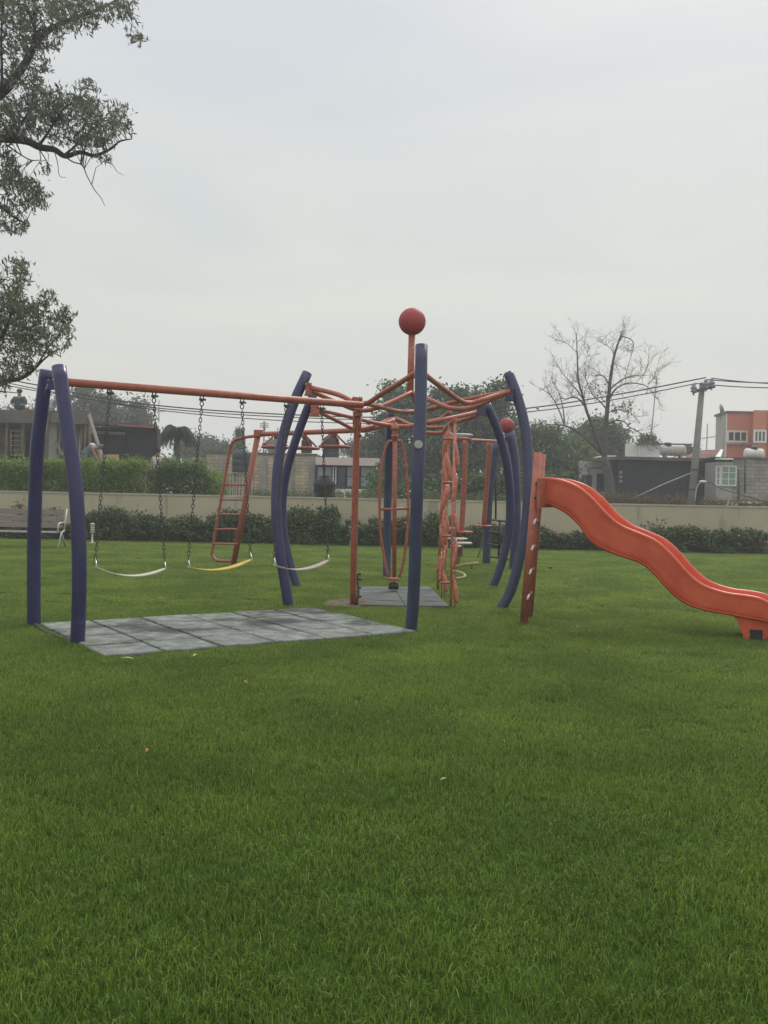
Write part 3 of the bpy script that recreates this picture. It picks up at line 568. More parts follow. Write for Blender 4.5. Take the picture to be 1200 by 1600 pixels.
# ------------------------------------------------------------------ second play unit behind
PU = thing('balance_trail', gnd(780, 885), 'smaller play unit behind the climbing frame, with stepping discs, dark rungs and a red ball', 'play unit')
post(PU, [(776, 693, 20.2), (769, 735, 0), (764, 775, 0), (761.5, 825, 0), (760, 881, 20.4)], .085, 'blue_faded')
post(PU, [(797, 676, 19), (804, 716, 0), (807, 775, 0), (806, 835, 0), (801.5, 889, 19.1)], .085, 'blue')
MB().sphere(at(791.5, 665, 19.1), .152, seg=26, rings=16).build('ball', M['ball'], PU)
MB().tube([at(792, 677, 19.1), at(790, 690, 19.1)], .03, 8).build('ball_stem', M['black'], PU)
ft([(727, 688, 17.5), (726, 740, 17.5), (722, 815, 17.6), (719, 868, 17.8)], .048, 'orange_post', PU)
ft([(765, 690, 19.5), (762, 740, 19.6), (756, 820, 19.8)], .05, 'orange_post', PU)
ft([(713, 687, 17.4), (745, 688, 18.3), (776, 689.5, 19.4)], .03, 'top_bar', PU)
for yy, R in ((680, .26), (686, .24)):
    c = at(715, yy, 17.4); ring = [c + Vector((R * math.cos(q), R * math.sin(q), 0)) for q in [2 * math.pi * k / 24 for k in range(24)]]; MB().tube(ring, .02, 8, closed=True).build('hoop', M['castmetal'] if yy == 680 else M['redold'], PU)
for x, y, R, Y in ((724, 831, .18, 17.6), (711, 826, .13, 18), (714, 841.5, .19, 17.3), (722, 848.5, .18, 17.0), (712, 853.5, .1, 16.8), (756, 821.5, .18, 19.8)):
    MB().lathe(at(x, y, Y), [(R * .9, -.02), (R, -.008), (R, .012), (R * .9, .018)], 20).build('stepping_disc', M['redold'] if x in (724, 756) else M['castmetal'], PU)
for x, yy, yb, Y in ((716, 853, 893, 17.0), (721, 848, 888, 17.0), (756, 822, 872, 19.8)): ft([(x, yy, Y), (x - 2, (yy + yb) / 2, Y), (x - 7 if x < 750 else x - 10, yb, Y)], .017, 'curved_stem', PU, 'plank')
ft([(706, 886, 17), (727, 882, 17), (748, 880, 17)], .03, 'balance_beam', PU, 'leafdry'); ft([(737, 881, 17), (737, 889, 17)], .02, 'beam_leg', PU, 'plank')
ft([(705, 892, 16.3), (718, 894, 16.3), (726, 898, 16.1), (724, 902, 15.9), (705, 905, 15.8)], .02, 'low_hoop', PU, 'leafdry')
ft([(775, 750, 20.3), (774.5, 812, 20.3)], .02, 'steering_stem', PU, 'black')
for (a, b) in (((766, 812), (793, 815)), ((763, 830), (795, 834)), ((763, 850), (799, 856)), ((763, 869), (798, 875))):
    ft([(a[0], a[1], 20.2), (b[0], b[1], 19.5)], .022, 'rung', PU, 'steel')
ft([(781, 812, 19.8), (779, 872, 19.8)], .022, 'upright', PU, 'black')
c = at(775, 752, 20.3); ring = [c + Vector((.05 * math.cos(q), .16 * math.sin(q) * .6, .13 * math.sin(q))) for q in [2 * math.pi * k / 18 for k in range(18)]]; MB().tube(ring, .014, 6, closed=True).build('steering_wheel', M['black'], PU)
# ------------------------------------------------------------------ bench, lamps, small lawn things
bx = at(98, 820, 22.9); BN = thing('park_bench', (bx.x - 1, 22.7, 0), 'brown slatted park bench with white metal legs by the wall', 'bench')
Xr = bx.x; Xl = Xr - 2.0; tl = math.radians(14)
for k in range(3):
    z0 = .46 + k * .155; MB().box(((Xl + Xr) / 2, 22.88 + (z0 - .4) * .22, z0 + .07), (2.0, .03, .128), M=Matrix.Rotation(-tl, 3, 'X')).build('back_slat', M['wood'], BN)
for k in range(4): MB().box(((Xl + Xr) / 2, 22.42 + k * .115, .385), (2.04, .105, .03)).build('seat_slat', M['castmetal'] if k == 0 else M['wood'], BN)
for X in (Xl + .12, Xr + .06):
    m = MB(); m.tube([(X, 22.42, .0), (X, 22.62, .36), (X, 22.85, .42)], .02, 8); m.tube([(X, 22.95, 0), (X, 22.65, .36)], .02, 8); m.tube([(X, 22.42, .37), (X, 22.4, .52), (X, 22.5, .6), (X, 22.75, .6), (X, 22.92, .58)], .018, 8, smooth=3); m.tube([(X, 22.82, .38), (X, 23.0, .92)], .018, 8); m.build('leg_frame', M['castmetal'], BN)
def garden_lamp(px, py, Y, h, label):
    b = gnd(px, py); t = thing('garden_lamp', b, label, 'garden lamp', 'low garden lamps along the border')
    MB().lathe(b, [(.09, -.01), (.09, .015), (.022, .03), (.022, h * .5), (.025, h * .52)], 12).build('stem', M['cream'], t)
    m = MB()
    for k in range(4): m.lathe(b + Vector((0, 0, h * (.55 + .1 * k))), [(.055, 0), (.062, .012), (.035, .03)], 14)
    m.lathe(b + Vector((0, 0, h * .52)), [(.035, 0), (.035, h * .4)], 12); m.lathe(b + Vector((0, 0, h * .93)), [(.062, 0), (.058, .03), (.02, .045)], 14); m.build('louvred_head', M['cream'], t)
garden_lamp(144, 849, 25.2, .52, 'pale louvred garden lamp beside the park bench')
garden_lamp(547, 853, 25.2, .52, 'pale louvred garden lamp seen just left of the orange post')
garden_lamp(1203, 866, 25.0, .42, 'pale garden lamp cut off by the right edge of the photo')
m = MB(); c = gnd(860, 890); m.sphere(c + Vector((0, 0, .035)), .04, (1, 1, .8), 14, 8); m.lathe(c, [(.03, -.01), (.025, .03)], 10); tag(m.build('sprinkler_head', M['black'], loc=c), 'small dark round sprinkler head on the lawn right of the blue posts', 'sprinkler')
def fallen(px, py, L_, rz, matl, label):
    c = gnd(px, py, .045); V_ = []; n = 8; m = MB()
    for i in range(n + 1):
        u = i / n; w_ = L_ * .18 * math.sin(math.pi * min(1, u * 1.02)) ** .8; x = (u - .5) * L_; z = .012 * math.sin(math.pi * u) + .004
        for s, dz in ((-1, .006), (0, 0), (1, .006)): V_.append(Matrix.Rotation(rz, 3, 'Z') @ Vector((x, s * w_, z + dz)) + c)
    m.add(V_, [(i * 3 + k, i * 3 + k + 1, (i + 1) * 3 + k + 1, (i + 1) * 3 + k) for i in range(n) for k in (0, 1)], True)
    tag(m.build('fallen_leaf', M[matl], loc=c), label, 'leaf', 'fallen leaves on the lawn')
fallen(198, 1031, .13, .05, 'leafdry', 'long yellow fallen leaf just in front of the large tiled mat')
fallen(306, 1026, .09, 1.2, 'leafdry', 'pale upright fallen leaf near the middle of the large mat front edge')
fallen(231, 1176, .06, 1.4, 'leafbrown', 'reddish brown fallen leaf alone in the lower left lawn')
fallen(382, 1068, .08, 2.3, 'leafbrown', 'thin brown fallen leaf on the grass below the mat')
fallen(250, 936, .12, .2, 'leafdry', 'pale fallen leaf on the grass behind the large mat')
fallen(694, 1222, .05, .4, 'leafdry', 'tiny pale fallen leaf in the middle of the front lawn')
fallen(901, 906, .09, .8, 'leafdry', 'pale green fallen leaf on the grass under the slide')
fallen(902, 981, .05, .8, 'leafdry', 'tiny pale fallen leaf between ladder foot and slide foot')
# ------------------------------------------------------------------ border shrubs (copies of four prototypes)
def shrub_proto(i, rx, h, spiky):
    e = [(0, 0, h * .42, rx, .36, h * .42), (0, -.15, h * .18, rx, .22, h * .2)] + [(random.uniform(-.6, .6) * rx, random.uniform(-.1, .1), h * random.uniform(.6, .85), rx * .35, .25, h * .25) for _ in range(4)]
    p, r = crown_points(e, 190, 26, .06, .35); p = p[p[:, 2] > .02]
    r = np.resize(r, len(p)); return p, r
SH = []
for i in range(5):
    p, r = shrub_proto(i, .55, .66 + .05 * i, 0); SH.append((p, r))
protos = []
def place_shrub(i, x, y, sx, sz, label, idx):
    if idx < len(SH):
        t = thing('border_shrub', (0, 0, 0), label, 'shrub', 'dark shrubs along the foot of the wall')
        p, r = SH[idx]; leaves_mesh('foliage', p, .075, M['l_shrub'], t, (0, 0, 0), .55, rnd=r)
        m = MB()
        for k in range(7): m.tube([(random.uniform(-.2, .2), 0, 0), (random.uniform(-.45, .45), random.uniform(-.15, .15), random.uniform(.4, .75))], [.012, .004], 5)
        m.build('stem', M['bark'], t); protos.append(t)
    else:
        s = protos[i % len(SH)]; t = s.copy(); COL.objects.link(t); t['label'] = label
        for ch in list(s.children): q = ch.copy(); COL.objects.link(q); q.parent = t
    t.location = (x, y, 0); t.scale = (sx, 1, sz); t.rotation_euler = (0, 0, random.choice((0, math.pi))); return t
xs = []; px = 150
tops = lambda px: 799 if px < 200 else (806 if px < 330 else (803 if px < 460 else (797 if px < 530 else (814 if px < 600 else (812 if px < 660 else (806 if px < 690 else (818 if px < 720 else (822 if px < 830 else (827 if px < 1000 else (824 if px < 1140 else 828))))))))))
refs = [(-8, 'low shrub behind the left end of the bench'), (30, 'low shrub behind the middle of the bench'), (68, 'low shrub between the left pair of blue posts'), (106, 'low shrub behind the right end of the bench'),
 (146, 'shrub right behind the louvred lamp by the bench'), (182, 'shrub seen inside the left part of the left swing'), (218, 'shrub seen inside the right part of the left swing'), (254, 'shrub crossed by the right chain of the left swing'), (290, 'shrub crossed by the left chain of the yellow swing'), (326, 'shrub left of the curved rail of the end ladder'), (362, 'shrub seen through the end ladder rungs'), (398, 'shrub just right of the end ladder'), (434, 'shrub hidden mostly by the bent blue posts'), (470, 'tall shrub just right of the bent blue posts'), (506, 'shrub crossed by the right chain of the grey swing'), (542, 'shrub beside the lamp left of the orange post'), (578, 'shrub between orange post and spinning cage'), (614, 'shrub seen through the spinning cage'), (650, 'shrub hidden mostly by the front blue post'), (686, 'shrub seen through the climbing panel strands'), (722, 'shrub behind the stepping discs'), (758, 'shrub between the thin orange posts and far blue posts'), (796, 'shrub behind the crossing right blue posts'), (836, 'shrub behind the slide ladder'), (872, 'shrub below the top bend of the slide'), (908, 'shrub partly hidden where the slide steepens'), (948, 'shrub mostly hidden by the upper middle of the slide'), (1000, 'shrub just above the hump in the slide'), (1036, 'shrub directly above the second bend of the slide'), (1072, 'shrub above the lower steep part of the slide'), (1108, 'shrub above the flat end of the slide'), (1144, 'second shrub from the right edge of the photo'), (1180, 'last shrub before the right edge of the photo')]
for k, (px, rf) in enumerate(refs):
    c = at(px, 840, 26.35); top = (at(px, tops(px) + random.uniform(-3, 4), 26.35).z if px > 120 else .42)
    place_shrub(random.randrange(5), c.x, 26.3 + random.uniform(-.1, .1), random.uniform(.85, 1.1), top / .72, 'dark leafy ' + rf, k)
def sprig(px, py, Y, h, label):   # taller leafy shoots above the border
    b = at(px, py, Y); b.z = 0; top = at(px, py, Y); t = thing('leafy_shoot', b, label, 'plant', 'tall shoots rising above the border shrubs')
    m = MB(); P = []
    for q in range(4): 
        e = top + Vector((random.uniform(-.2, .2), random.uniform(-.1, .1), random.uniform(-.15, .02))); m.tube([b + Vector((random.uniform(-.05, .05), 0, 0)), (b + e) / 2 + Vector((random.uniform(-.05, .05), 0, 0)), e], [.012, .004], 5, smooth=3)
        P.append(np.array(e) + RNG.normal(size=(22, 3)) * np.array([.09, .08, .07])); P.append(np.array(b.lerp(e, .8)) + RNG.normal(size=(15, 3)) * np.array([.08, .08, .09]))
    m.build('stem', M['bark'], t); leaves_mesh('foliage', np.concatenate(P), .085, M['l_shrub'], t, b, .5)
for a in ((35, 790, 26.6, 1, 'reddish leafy shoot behind the left part of the bench back'), (75, 793, 26.6, 1, 'leafy shoot behind the right part of the bench back'), (164, 797, 26.3, 1, 'leafy shoot above the shrubs right of the bench'), (225, 802, 26.3, 1, 'leafy shoot seen between the left swing chains'), (470, 797, 26.3, 1, 'tall leafy shoot just right of the bent blue posts'), (672, 806, 26.3, 1, 'leafy shoot right of the front blue post'), (1025, 818, 26.3, 1, 'leafy shoot rising just right of the slide middle'), (1170, 829, 26.3, 1, 'leafy shoot near the right edge of the photo')): sprig(*a)
# ------------------------------------------------------------------ clipped hedge on the far side of the wall
def hedge(px0, px1, ptop, Y, label, matl='l_hedge', n=300, bottom=.9):
    a = at(px0, ptop, Y); b = at(px1, ptop, Y); cx = (a.x + b.x) / 2; hw = (b.x - a.x) / 2; zt = a.z
    t = thing('hedge', (cx, Y, 0), label, 'hedge', 'green hedge blocks beyond the wall')
    cl = []; rn = []
    for k in range(n):
        x = random.uniform(-hw, hw); f = random.random(); z = random.uniform(bottom, zt - .08) if f < .8 else zt - random.uniform(.0, .12); y = -.35 + random.uniform(0, .12) if f < .72 else random.uniform(-.35, .35)
        m = int(random.uniform(10, 34)); cl.append(np.array([x, y, z]) + RNG.normal(size=(m, 3)) * np.array([.10, .07, .10])); rn.append(np.full(m, random.uniform(.05, .85)))
    leaves_mesh('foliage', np.concatenate(cl) + np.array([cx, Y, 0]), .085, M[matl], t, (cx, Y, 0), .45, rnd=np.concatenate(rn))
    m = MB()
    for k in range(int(hw * 3) + 2): x = cx + random.uniform(-hw * .9, hw * .9); m.tube([(x, Y, 0), (x + random.uniform(-.2, .2), Y, zt * .85)], [.03, .01], 6)
    m.build('stem', M['bark'], t)
hedge(-60, 50, 721, 28.6, 'yellow green hedge block at the left edge beyond the wall', n=560)
hedge(50, 132, 722, 28.6, 'green hedge block seen between the left pair of blue posts', n=430)
hedge(132, 228, 722, 28.6, 'green hedge block seen behind the left swing chains', 'l_hedge', n=480)
hedge(244, 322, 726, 28.8, 'darker green rounded hedge block left of the brick house', 'l_mid', n=430)
hedge(322, 352, 742, 28.9, 'pale young bush between dark hedge and brick house', 'l_hedge', n=130)
# dry weeds along the wall top on the right
def weeds(px0, px1, hpx, Y, label, matl='l_dry', n=260, name='dry_weeds'):
    a = at(px0, 780, Y); b = at(px1, 780, Y); P = []; mb = MB(); base = Vector(((a.x + b.x) / 2, Y, 0)); t = thing(name, base, label, 'plant', 'weeds beyond the wall top')
    for k in range(n):
        px = random.uniform(px0, px1); top = at(px, 772 + (px - 600) * .021 - hpx * (random.uniform(0, 1) ** 1.6 - .08), Y + random.uniform(-.2, .4)); bt = Vector((top.x + random.uniform(-.2, .2), top.y, .6)); mb.tube([bt, (bt + top) / 2 + Vector((random.uniform(-.05, .05), 0, 0)), top], [.009, .003], 3, cap=False)
        P.append(np.array(top.lerp(bt, .15)) + RNG.normal(size=(7, 3)) * .06)
    mb.build('stem', M['plank'], t); leaves_mesh('foliage', np.concatenate(P), .06, M[matl], t, base, .35)
for a, b, h_, lab in ((905, 980, 18, 'dry brown weeds above the wall at the foot of the bare tree'), (980, 1075, 16, 'dry brown weeds above the wall in front of the black shed'), (1095, 1210, 9, 'dry brown weeds above the wall right of the utility pole')): weeds(a, b, h_, 27.8, lab, n=300)
weeds(520, 600, 12, 27.8, 'green weeds above the wall below the wide blue grey window', 'l_mid', 200, 'green_weeds')
weeds(655, 850, 10, 27.8, 'green undergrowth above the wall behind the climbing panel', 'l_mid', 420, 'green_weeds')
weeds(395, 490, 7, 27.8, 'sparse green weeds above the wall at the foot of the brick house', 'l_mid', 160, 'green_weeds')
# ------------------------------------------------------------------ buildings
def bld(name, x, Y, label): return thing(name, (at(x, 770, Y).x, Y, 0), label, 'building')
def pbox(px0, px1, py0, py1, Y, dep, z0=None):
    """front-face box from two pixel corners at depth Y"""
    a = at((px0 + px1) / 2, py0, Y); xa = at(px0, (py0 + py1) / 2, Y).x; xb = at(px1, (py0 + py1) / 2, Y).x
    zb = at((px0 + px1) / 2, py1, Y).z if z0 is None else z0
    return MB().bb(xa, xb, Y, Y + dep, zb, a.z)
def window(parent, px0, px1, py0, py1, Y, cols, rows, glass='glass', frame='frame_w', fw=.05):
    xa, xb = at(px0, (py0 + py1) / 2, Y).x, at(px1, (py0 + py1) / 2, Y).x; zt, zb = at((px0 + px1) / 2, py0, Y).z, at((px0 + px1) / 2, py1, Y).z
    m = MB(); yf = Y - .05
    for X in (xa, xb): m.bb(X - fw / 2, X + fw / 2, yf, Y + .0, zb - fw / 2, zt + fw / 2)
    for Z in (zb, zt): m.bb(xa + fw / 2, xb - fw / 2, yf, Y, Z - fw / 2, Z + fw / 2)
    for i in range(1, cols): X = xa + (xb - xa) * i / cols; m.bb(X - fw * .35, X + fw * .35, yf + .01, Y, zb + fw / 2, zt - fw / 2)
    for j in range(1, rows): Z = zb + (zt - zb) * j / rows; m.bb(xa + fw / 2, xb - fw / 2, yf + .014, Y - .002, Z - fw * .3, Z + fw * .3)
    w_ = m.build('window', M[frame], parent); MB().bb(xa + fw / 2, xb - fw / 2, Y - .025, Y - .01, zb + fw / 2, zt - fw / 2).build('pane', M[glass], w_); return w_
# cream brick house
BH = bld('brick_house', 410, 38, 'long cream brick house wall with a flat dark roof edge, behind the swings')
pbox(322, 493, 711, 800, 38, 6, 0).build('wall', M['brick'], BH)
pbox(320, 495, 707, 711, 37.95, 6.1).build('roof_edge', M['conc_dark'], BH)
m = MB()
for px in (345, 412, 453, 488): a = at(px, 715, 37.9); m.bb(a.x - .12, a.x + .12, 37.86, 38, 0, a.z)
m.build('concrete_column', M['concrete'], BH)
m = MB()
for px in range(352, 400, 5): a = at(px, 742, 37); m.tube([(a.x, 37, .5), (a.x, 37, a.z)], .018, 6)
a = at(352, 742, 37); b = at(397, 742, 37); m.tube([a, b], .018, 6); t = tag(m.build('metal_railing', M['frame_d']), 'thin dark railing in front of the brick house under the hanging tank', 'railing')
# rooftop clutter
def watertank(px, py0, py1, wpx, Y, label, matl='tank', cone=False):
    top = at(px, py0, Y); bot = at(px, py1, Y); r = wpx / 2 * Y / FPX; h = top.z - bot.z; t = thing('water_tank', (bot.x, Y, bot.z), label, 'water tank', 'round water tanks')
    pr = [(r * .97, 0), (r, h * .04), (r, h * .2), (r * .975, h * .22), (r * .975, h * .25), (r, h * .27), (r, h * .48), (r * .975, h * .5), (r * .975, h * .53), (r, h * .55), (r, h * .74), (r * .8, h * .84), (r * .42, h * .92), (r * .40, h * .93)]
    if cone: pr = [(r * .97, 0), (r * .97, h * .62), (r * 1.03, h * .64), (r * 1.03, h * .68), (r * .52, h * .88), (r * .5, h * .93)]
    MB().lathe(bot, pr, 28).build('tank_body', M[matl], t); MB().lathe(bot, [(r * .36, h * .93), (r * .38, h * .94), (r * .38, h * .985), (r * .3, h)], 20).build('lid', M[matl], t)
    return t, bot, r
t_, b_, r_ = watertank(377, 699, 738, 29, 35, 'dark green grey water tank in front of the brick house, seen through the orange ladder', 'tankg')
m = MB(); zb = b_.z
for sx_, sy_ in ((-1, -1), (1, -1), (1, 1), (-1, 1)): m.bb(b_.x + sx_ * r_ * .7 - .03, b_.x + sx_ * r_ * .7 + .03, b_.y + sy_ * r_ * .7 - .03, b_.y + sy_ * r_ * .7 + .03, 0, zb - .05)
m.bb(b_.x - r_ * .9, b_.x + r_ * .9, b_.y - r_ * .9, b_.y + r_ * .9, zb - .05, zb - .002); tag(m.build('tank_stand', M['concrete'], loc=(b_.x, b_.y, 0)), 'tall frame carrying the dark tank by the brick house', 'stand')
tk = watertank(507, 743, 785, 35, 29.5, 'wide black water tank with conical top just behind the wall', 'tank', cone=True)
watertank(517, 677, 716, 25, 40, 'tall dark water tank standing on the roof beside the white house', 'tank')
watertank(479, 683, 708, 17, 41, 'smaller dark water tank on the brick house roof behind the hoops', 'tank')
# pale pink and glass house
PH = bld('modern_house', 545, 37, 'low pale pink house with one wide blue grey window')
pbox(493, 593, 715, 727, 37, 5).build('parapet', M['pinkpaint'], PH); pbox(586.5, 593, 727, 800, 37, 5, 0).build('side_wall', M['pinkpaint'], PH); pbox(493, 586.5, 764, 800, 37.15, 5, 0).build('wall', M['whitepaint'], PH)
pbox(493, 586.5, 727, 764, 37.6, 4).build('room_front', M['frame_d'], PH)
for a, b, g in ((495, 506, 'curtain'), (506, 519, 'curtain'), (529, 541, 'glass'), (541, 562, 'curtain'), (563, 586, 'curtain')): window(PH, a, b, 729, 761, 37.55, 1, 2 if a != 529 else 1, g, 'frame_d', .06)
m = MB()
for px in (521, 525): a = at(px, 729, 37.4); b = at(px, 762, 37.4); m.bb(a.x - .022, a.x + .022, 37.35, 37.4, b.z, a.z)
m.build('white_mullion', M['frame_w'], PH)
# construction site, left
CS = bld('building_shell', 70, 38, 'unfinished dark concrete building with props at the far left')
xa, xb = at(-140, 650, 38).x, at(137, 650, 38).x; z1, z0 = at(0, 640, 38).z, at(0, 660, 38).z; pp = [(xa, 38), (xb, 38), (xb * 43.8 / 38, 43.8), (xa, 43.8)]; slab = MB(); slab.add([(x, y, z0) for x, y in pp] + [(x, y, z1) for x, y in pp], [(3, 2, 1, 0), (4, 5, 6, 7), (0, 1, 5, 4), (1, 2, 6, 5), (2, 3, 7, 6), (3, 0, 4, 7)]); slab.build('roof_slab', M['conc_dark'], CS)
pbox(-140, 137, 646, 800, 44, .3, 0).build('back_wall', M['darkroom'], CS)
pbox(-150, -120, 655, 800, 38.4, 6, 0).build('side_wall', M['conc_dark'], CS)
for px, w_ in ((12, 3.2), (38, 3.2), (75, 3), (94, 2.5), (134, 3), (141, 3), (128, 2)):
    a = at(px, 655, 38.3); MB().bb(a.x - w_ * .0127, a.x + w_ * .0127, 38.2, 38.35, 0, a.z).build('timber_prop', M['plank'], CS)
a = at(86, 646, 38.5); MB().bb(a.x - .17, a.x + .17, 38.25, 38.6, 0, a.z).build('concrete_column', M['concrete'], CS)
MB().box(at(87, 653, 37.9), (.32, .1, .38)).build('formwork_box', M['plank'], CS)
m = MB(); 
for px, py, wv, hv in ((5, 690, 14, 50), (28, 690, 11, 40), (105, 700, 14, 50), (120, 690, 9, 60), (68, 700, 12, 60)): a = at(px, py, 42); m.box(a, (wv * .028, .1, hv * .028))
m.build('stacked_boards', M['concrete'], CS)
MB().beam(at(76, 656, 38), at(64, 715, 37.5), .08, .08).build('brace', M['plank'], CS); MB().beam(at(86, 690, 38), at(98, 712, 37.6), .12, .05).build('brace', M['plank'], CS)
def ladder(px0, px1, py0, py1, Y):
    m = MB(); 
    for px in (px0, px1): m.tube([at(px, py0, Y + .4), at(px, py1, Y)], .03, 6)
    for k in range(7): f = (k + .5) / 7; m.tube([at(px0, py0 + (py1 - py0) * f, Y + .4 * (1 - f)), at(px1, py0 + (py1 - py0) * f, Y + .4 * (1 - f))], .025, 6)
    tag(m.build('wooden_ladder', M['plank'], loc=at(px0, py1, Y)), 'wooden ladder leaning inside the unfinished building', 'ladder')
ladder(17, 35, 670, 722, 37.8)
m = MB(); m.beam(at(139, 648, 37.6), at(160, 716, 37), .10, .10); tag(m.build('leaning_plank', M['concrete'], loc=at(160, 716, 37)), 'long grey plank leaning diagonally between the two dark site buildings', 'plank')
m = MB(); m.box(at(172.5, 715.5, 35.5), (.62, .04, .26)); tag(m.build('plywood_sheet', M['ply'], loc=at(172, 720, 35.5)), 'bright plywood sheet behind the hedge by the left swing', 'plywood')
DS = bld('dark_shed', 190, 40, 'low black-walled site shed with a wavy red roof edge')
pbox(141, 243, 668, 800, 40, .8, 0).build('wall', M['tarp'], DS)
m = MB(); a = at(138, 661, 39.7); b = at(243, 667, 39.7); m.beam(a, b, 1.2, .12); m.build('roof', M['conc_dark'], DS)
a = at(190, 665, 39.9); MB().beam(at(140, 675, 39.9), at(200, 678, 39.9), .06, .12).build('white_rail', M['concrete'], DS)
m = MB(); m.beam(at(185, 664, 39.0), at(243, 668, 39.0), .06, .06); m.build('red_fascia', M['red'], DS)
for px, w_ in ((166, 3), (198, 4), (239, 2)): a = at(px, 675, 39.9); MB().bb(a.x - w_ * .013, a.x + w_ * .013, 39.85, 40, 0, a.z).build('post', M['darkroom'], DS)
# right side: white house, black shed, rooftop, tiles, block house, orange house
WH = bld('white_house', 930, 46, 'small white house with two dark barred windows behind the bare tree')
m = MB(); xa, xb = at(905, 740, 46).x, at(962, 740, 46).x; zl, zr = at(905, 722, 46).z, at(945, 711, 46).z
m.add([(xa, 46, 0), (xb, 46, 0), (xb, 46, zr), (xa + 1.1, 46, zr - .03), (xa, 46, zl), (xa, 51, 0), (xb, 51, 0), (xb, 51, zr), (xa + 1.1, 51, zr - .03), (xa, 51, zl)], [(0, 1, 2, 3, 4), (9, 8, 7, 6, 5), (4, 3, 8, 9), (3, 2, 7, 8), (1, 6, 7, 2), (5, 0, 4, 9)]); m.build('wall', M['whitepaint'], WH)
window(WH, 910, 923, 743, 770, 45.95, 3, 1, 'glass', 'frame_d', .06); window(WH, 933, 947, 741, 768, 45.95, 4, 1, 'glass', 'frame_d', .06)
m = MB(); m.tube([at(920.5, 770, 45.7), at(920.5, 731.5, 45.7), at(945, 730.5, 45.7)], .035, 6); m.build('drain_pipe', M['frame_d'], WH)
BS = bld('black_shed', 1035, 43, 'wide shed walled in black shade mesh under a long flat roof')
pbox(966, 1118, 719, 800, 43, 1.2, 0).build('wall', M['tarp'], BS)
zr = at(1040, 714.5, 42.6).z; xa, xb = at(966, 716, 42.6).x, at(1121, 716, 42.6).x
prism_ = MB(); pp = [(xa, 42.6), (xb, 42.6), (xb * 1.12, 47.8), (xa - .9, 45.8)]; prism_.add([(x, y, zr - .14) for x, y in pp] + [(x, y, zr) for x, y in pp], [(3, 2, 1, 0), (4, 5, 6, 7), (0, 1, 5, 4), (1, 2, 6, 5), (2, 3, 7, 6), (3, 0, 4, 7)]); prism_.build('roof', M['conc_dark'], BS)
pbox(961, 966, 722, 800, 43.2, 1, 0).build('corner_post', M['darkroom'], BS)
m = MB()
for yy in (738, 745, 752): m.box(at(970, yy, 42.9), (.12, .05, .12))
m.build('pale_patch', M['concrete'], BS)
RH = bld('flat_roofed_house', 1005, 52, 'white upper storey behind the black shed roof')
pbox(981, 998, 693, 716, 52, .6).build('wall', M['whitepaint'], RH); pbox(1000, 1031, 695, 716, 51.6, .8).build('upper_room', M['whitepaint'], RH); pbox(999, 1082, 692.5, 695, 51.3, 1.2).build('roof', M['conc_dark'], RH)
window(RH, 1003, 1010, 699, 708, 51.55, 1, 1, 'whitepaint', 'frame_w', .03)
def htank(px0, px1, py0, py1, Y, label, matl):
    a = at(px0, (py0 + py1) / 2, Y); b = at(px1, (py0 + py1) / 2, Y); r = (py1 - py0) / 2 * Y / FPX; t = thing('water_tank', (a + b) / 2, label, 'water tank', 'lying rooftop tanks')
    L_ = (b - a).length; Mx = Matrix.Rotation(math.pi / 2, 3, 'Y'); pr = [(r * .6, 0), (r * .9, L_ * .04), (r, L_ * .1), (r, L_ * .3), (r * .97, L_ * .32), (r * .97, L_ * .36), (r, L_ * .38), (r, L_ * .62), (r * .97, L_ * .64), (r * .97, L_ * .68), (r, L_ * .7), (r, L_ * .9), (r * .9, L_ * .96), (r * .6, L_)]
    MB().lathe(a, pr, 24, M=Mx).build('tank_body', M[matl], t); c = a.lerp(b, .3 if px1 - px0 > 34 else .5) + Vector((0, 0, r)); MB().lathe(c, [(r * .75, -.08), (r * .7, r * .28), (r * .5, r * .42)], 16).build('lid', M['tankg'], t)
    m = MB(); 
    for f in (.2, .8): p = a.lerp(b, f); m.box(p + Vector((0, 0, -r)), (.12, r * 1.4, .2))
    m.build('cradle', M['concrete'], t)
htank(1031, 1071, 695, 712, 44.5, 'long dirty cream tank lying on the black shed roof', 'tankw')
htank(1163, 1193, 700.5, 716, 41.5, 'short white tank lying on the grey block house roof', 'whitepaint')
TR = bld('tiled_house', 1095, 46, 'small house with a red tiled lean-to roof right of the utility pole')
m = MB(); m.add([at(1063, 720, 45), at(1112, 720, 45), at(1125, 702, 48), at(1085, 704, 48)] + [p - Vector((0, 0, .12)) for p in (at(1063, 720, 45), at(1112, 720, 45), at(1125, 702, 48), at(1085, 704, 48))], [(0, 1, 2, 3), (7, 6, 5, 4), (0, 4, 5, 1), (1, 5, 6, 2), (2, 6, 7, 3), (3, 7, 4, 0)]); m.build('roof', M['tiles'], TR)
m = MB(); g = [at(1112, 721, 45.1), at(1127, 702, 48), at(1130, 702, 48), at(1124, 721, 45.1)]; m.add(g + [p + Vector((0, .3, 0)) for p in g], [(3, 2, 1, 0), (4, 5, 6, 7), (0, 1, 5, 4), (1, 2, 6, 5), (2, 3, 7, 6), (3, 0, 4, 7)]); m.build('white_gable', M['whitepaint'], TR)
pbox(1072, 1124, 719, 800, 48.2, 4, 0).build('wall', M['whitepaint'], TR)
BK = bld('block_house', 1165, 41, 'grey concrete block house with a green curtained window at the right')
pbox(1119, 1144, 722, 800, 41, 1.5, 0).build('rendered_wall', M['greyrender'], BK); pbox(1144, 1290, 717, 800, 41, 5, 0).build('block_wall', M['block'], BK)
pbox(1118, 1290, 715.5, 717, 40.9, 1.8).build('roof_edge', M['conc_dark'], BK)
